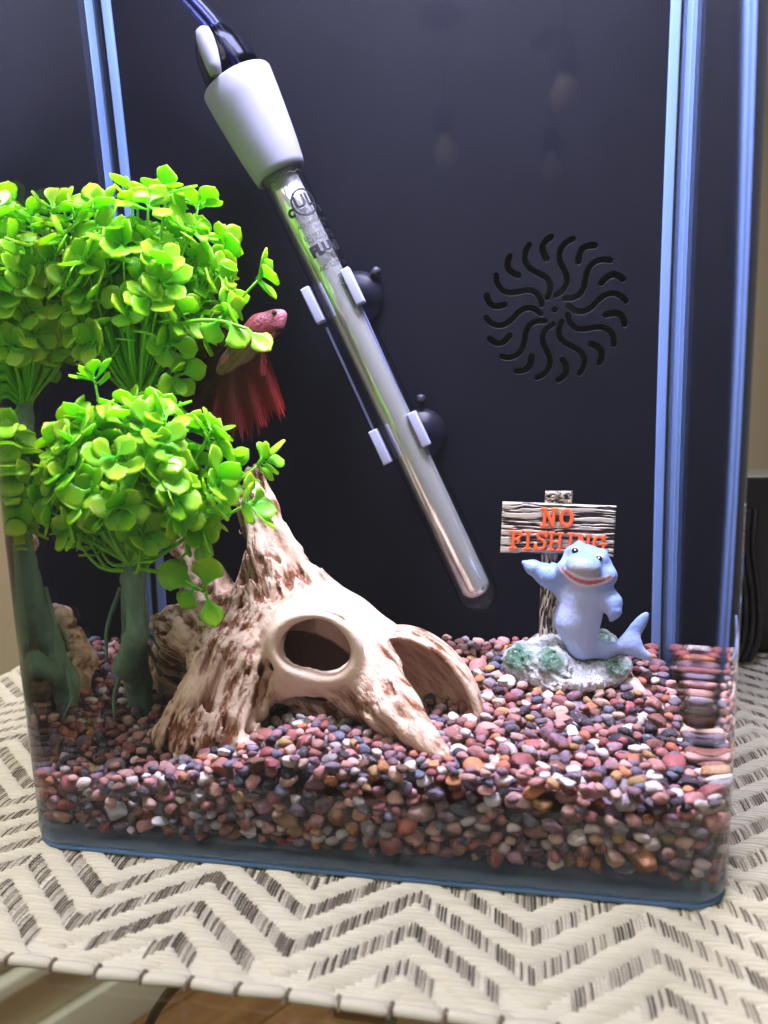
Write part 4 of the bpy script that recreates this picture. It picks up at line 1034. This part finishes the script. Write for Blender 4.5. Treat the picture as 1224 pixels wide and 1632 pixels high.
# ================================================================== BETTA
YF = .097
def B(x, y, Y=YF): return at(280+x/5.1, 450+y/5.1, Y)
uf = mmpx(YF)/5.1
fish_loc = B(600, 560)
fish = thing('betta_fish', fish_loc, 'dark red betta fish with pinkish head swimming out from behind the green leaves', 'fish')
def fish_f(Q):
    d = cap(Q, B(868, 262), B(820, 300), 30*uf, 72*uf)
    d = smin(d, cap(Q, B(820, 305), B(700, 380), 74*uf, 108*uf), .003)
    d = smin(d, cap(Q, B(700, 380), B(560, 520), 108*uf, 110*uf), .004)
    d = smin(d, cap(Q, B(560, 520), B(430, 660), 110*uf, 70*uf), .004)
    d = smin(d, cap(Q, B(430, 660), B(370, 715), 64*uf, 42*uf), .003)
    d = smin(d, ell(Q, B(810, 375, YF-.001), (62*uf, 64*uf, 48*uf), rotxz(15)), .002)
    # flatten sideways a little, open the mouth
    d = smax(d, -ell(Q, B(880, 385, YF-.001), (62*uf, 90*uf, 9*uf), rotxz(10)), .0006)
    return d
lo = B(280, 820, YF); hi = B(960, 180, YF)
V, F = surface(lambda Q: fish_f(np.stack([Q[:, 0], (Q[:, 1]-YF)*1.45+YF, Q[:, 2]], 1).astype(np.float32)), (lo[0], YF-.016, lo[2]), (hi[0], YF+.016, hi[2]), .0005)
o_ = B(0, 0); exx = (B(100, 0)-o_)[0]/100; ezz = (B(0, 100)-o_)[2]/100
X = (V[:, 0]-o_[0])/exx; Y = (V[:, 2]-o_[2])/ezz
along = ((X-880)*-.72+(Y-250)*.69); across = (X-880)*.69+(Y-250)*.72
PINK, OLIVE, MAROON, PLUM = [np.array(srgb(*c)[:3]) for c in ((188, 108, 120), (106, 70, 56), (90, 22, 28), (140, 54, 64))]
w1 = np.clip((along-90)/130, 0, 1)[:, None]; w2 = np.clip((along-280)/120, 0, 1)[:, None]
C_ = PINK*(1-w1)+PLUM*w1; C_ = C_*(1-w2)+OLIVE*w2
rows = np.clip(np.sin(across/7.2)*np.clip(1.2+np.sin(along/6.0), .3, 1)*1.4, 0, 1)[:, None]*np.clip((along-150)/60, 0, 1)[:, None]
C_ = C_*(1-.62*rows)+MAROON*.5*.62*rows
thr = np.clip(1.2-np.hypot((X-800)/70, (Y-440)/45), 0, 1)[:, None]; C_ = C_*(1-thr)+MAROON*thr
m = Mat('fish scales'); M_FISH = m.surf(m.pbr(m.attr('paint', 'Color'), .35, m.bump(m.n('ShaderNodeTexVoronoi', {'Scale': 1100, 'Vector': m.objco()}).outputs['Distance'], .0004, .6)))
body = obj('body', V, F, M_FISH, fish, attrs={'paint': C_})
k = np.where(np.abs(X-786)+np.abs(Y-296) < 8)[0]; e0 = V[k[np.argmin(V[k, 1])]]
eye = obj('eye', *uvsphere(e0+np.array([0, .0006, 0]), (24*uf, 24*uf, 24*uf), 16, 10), plain('fish iris', srgb(120, 60, 50), .2), body)
obj('pupil', *uvsphere(e0+np.array([.0002, -.0002, 0]), (18*uf, 20*uf, 18*uf), 14, 8), plain('fish pupil', (.003, .003, .004, 1), .12), eye)
def fin_mat(name, c0, c1):
    m = Mat(name); t = m.attr('along'); r_ = m.attr('ray'); c = m.mix(m.math('POWER', t, 1.5), c0, c1)
    c = m.mix(m.math('MULTIPLY', r_, .40), c, (.03, .005, .005, 1)); b = m.pbr(c, .45); tr = m.n('ShaderNodeBsdfTranslucent', {'Color': c}).outputs[0]
    ms = m.n('ShaderNodeMixShader', {0: .45, 1: b, 2: tr}).outputs[0]
    return m.surf(m.n('ShaderNodeMixShader', {0: m.math('MULTIPLY_ADD', t, -.30, .95), 1: m.n('ShaderNodeBsdfTransparent').outputs[0], 2: ms}).outputs[0])
M_FIN1 = fin_mat('dark maroon fin', srgb(70, 22, 24), srgb(112, 30, 30)); M_FIN2 = fin_mat('bright red fin', srgb(96, 28, 28), srgb(214, 52, 40))
def fan(name, root, tip, Yr, Yt, mt, seed, nr=170, nl=16, rag=.10, wave=.0030):
    r = np.random.default_rng(seed); A_ = catmull(root, 12); T_ = catmull(tip, 12)
    ia = np.linspace(0, len(A_)-1, nr); it = np.linspace(0, len(T_)-1, nr)
    A2 = np.stack([np.interp(ia, np.arange(len(A_)), A_[:, q]) for q in (0, 1)], 1); T2 = np.stack([np.interp(it, np.arange(len(T_)), T_[:, q]) for q in (0, 1)], 1)
    rg_ = 1-rag*np.abs(vnoise(np.stack([np.arange(nr)*.35, np.zeros(nr), np.zeros(nr)+seed], 1)))-rag*.6*r.random(nr)
    V_ = []; al = []; ry = []
    for i in range(nr):
        for j in range(nl):
            t = j/(nl-1)*rg_[i]; q = A2[i]*(1-t)+T2[i]*t; Yq = Yr*(1-t)+Yt*t+wave*t*math.sin(i*.13+t*2.0)+.0006*t*math.sin(i*1.3)
            V_.append(B(q[0], q[1], Yq)); al.append(t*(1-.75*min(1, i/nr*1.25))); ry.append(.5+.5*math.sin(i*1.55))
    F_ = [[i*nl+j, (i+1)*nl+j, (i+1)*nl+j+1, i*nl+j+1] for i in range(nr-1) for j in range(nl-1)]
    return obj(name, V_, F_, mt, fish, attrs={'along': al, 'ray': ry})
fan('anal_fin', [(720, 480), (640, 570), (540, 640), (450, 700), (380, 730)], [(930, 1125), (850, 1180), (720, 1250), (620, 1340), (440, 1340), (250, 1240)], YF, YF-.002, M_FIN2, 3, rag=.20)
fan('tail_fin', [(420, 690), (380, 720), (350, 700), (330, 650)], [(520, 1330), (330, 1300), (150, 1120), (0, 900), (-60, 700), (60, 560)], YF+.001, YF+.006, M_FIN1, 4, rag=.08)
fan('dorsal_fin', [(330, 640), (420, 480), (500, 400)], [(60, 640), (120, 480), (300, 330)], YF, YF+.004, M_FIN1, 6, nr=60)
fan('pectoral_fin', [(690, 470), (720, 520), (700, 560)], [(745, 640), (730, 770), (680, 760)], YF-.0045, YF-.007, M_FIN2, 8, nr=30, rag=.1, wave=.001)

# ================================================================== ROUND THE TANK
# power cable hanging under the table
c0 = airz(302, 1548, -.02); c1 = airz(262, 1592, -.06); c2 = airz(238, 1632, -.09); c3 = airz(215, 1690, -.12); cs = airz(322, 1530, -.0165)
cable = obj('power_cable', *tube(catmull([cs+np.array([.02, .03, 0]), cs, c0, c1, c2, c3, c3+np.array([-.02, -.02, -.10])], 8), .0021, 10), plain('black rubber', (.012, .012, .014, 1), .45))
tag(cable, 'thin black power cable hanging under the table by the white skirting', 'cable')
# copper fitting under the glass
fl = airz(575, 1611, -.022)
fit = thing('table_fitting', tuple(fl), 'pinkish copper fitting with clear disc under the glass table at the mat edge', 'fitting')
M_COP = plain('pink copper', srgb(206, 142, 112), .35, Metallic=.3)
dx = (airz(610, 1616, -.022)-fl); dx /= np.linalg.norm(dx)
obj('copper_tube', *lathe([(-.0090, .0024), (-.0086, .0030), (.0080, .0030), (.0084, .0024)], fl, dx, 20), M_COP, fit)
obj('tube_end', *lathe([(.0085, .0026), (.0088, .0031), (.0120, .0031), (.0124, .0024)], fl, dx, 20), plain('clear end plug', srgb(196, 204, 190), .2), fit)
dc = airz(605, 1600, -.0175); obj('clear_disc', *lathe([(0, .0001), (0, .0165), (.0008, .0172), (.0020, .0172), (.0026, .0165), (.0026, .0001)], dc, (0, 0, 1), 40), sheet_glass('clear disc plastic', 1.5, (.85, .90, .86, 1), .05), fit)
# black mains adaptor, cords and a red tub behind the right side of the tank
bx = air(1213, 905, .262)
M_ADP = plain('matt black plastic', (.012, .012, .013, 1), .5)
V, F = box(.2085, .262, .262, .310, .0004, .122); o = obj('black_box', V, F, M_ADP, smooth=False, base=(.235, .286, 0)); bevel(o, .004, 3); tag(o, 'matt black box standing on the mat behind the aquarium', 'box')
for i in range(4):
    xx = .2045+i*.0042
    pts = [(xx+.004, .262, .100), (xx+.001, .254, .075), (xx+.0035, .2465, .045), (xx+.003, .2425, .020), (xx-.002, .239, .0045+.0012*(i % 2)), (xx-.006, .245, .0035), (xx-.016, .262, .0035)]
    o = obj('black_cable', *tube(catmull(pts, 8), .0021, 10), M_ADP)
    tag(o, ['innermost black cord looping down beside the right edge of the aquarium', 'second black cord of the loop hanging beside the aquarium', 'third black cord of the loop hanging in front of the black box', 'outermost black cord of the loop hanging in front of the black box'][i], 'cord', 'black cords looped behind the aquarium')
rc = np.array([.2105, .2505, .0006])
tub = thing('food_tub', (.2035, .268, .0004), 'small red tub with cream lid half hidden behind the aquarium', 'tub')
obj('tub_body', *lathe([(0, .0095), (.0005, .0100), (.036, .0100), (.0365, .0095)], (.2035, .268, .0004), (0, 0, 1), 28), plain('red label', srgb(186, 58, 40), .4), tub)
obj('lid', *lathe([(.0366, .0102), (.037, .0108), (.046, .0108), (.047, .0100)], (.2035, .268, .0004), (0, 0, 1), 28), plain('cream lid plastic', srgb(222, 214, 190), .4), tub)
# pendant lamps in the room behind the viewer: they only show as faint reflections in the front glass
M_LAMP = plain('black lamp metal', (.008, .008, .009, 1), .5); M_BULB = plain('frosted bulb glass', srgb(236, 228, 208), .25)
for (px, y0, y1, yb, dep), lab in (((706, 22, 172, 232, 1.9), 'black pendant lamp behind the viewer, reflected leftmost in the front glass'), ((902, -60, 60, 128, 1.5), 'black pendant lamp behind the viewer, reflected highest in the front glass'), ((880, 60, 208, 262, 2.3), 'black pendant lamp behind the viewer, reflected between the other two and above the vent')):
    mir = lambda q: np.array([q[0], -q[1], q[2]])
    top, low, bul = mir(air(px, y0, dep)), mir(air(px-4, y1, dep)), mir(air(px-6, yb, dep)); low[0] = bul[0] = top[0]; low[1] = bul[1] = top[1]
    lp = thing('pendant_lamp', tuple(top), lab, 'lamp', 'pendant lamps reflected in the glass')
    obj('canopy', *lathe([(0, .07), (.012, .068), (.03, .03), (.034, .004)], top, (0, 0, -1), 24), M_LAMP, lp)
    obj('cord', *tube([top-np.array([0, 0, .02]), low], .004, 8), M_LAMP, lp)
    obj('socket', *lathe([(-.01, .006), (0, .026), (.05, .034), (.07, .030)], low, (0, 0, -1), 20), M_LAMP, lp)
    L_ = low[2]-bul[2]; obj('bulb', *lathe([(.068, .014), (.08, .018), (.07+L_*.5, .034), (.07+L_*.85, .028), (.07+L_, .004)], low, (0, 0, -1), 20), M_BULB, lp)
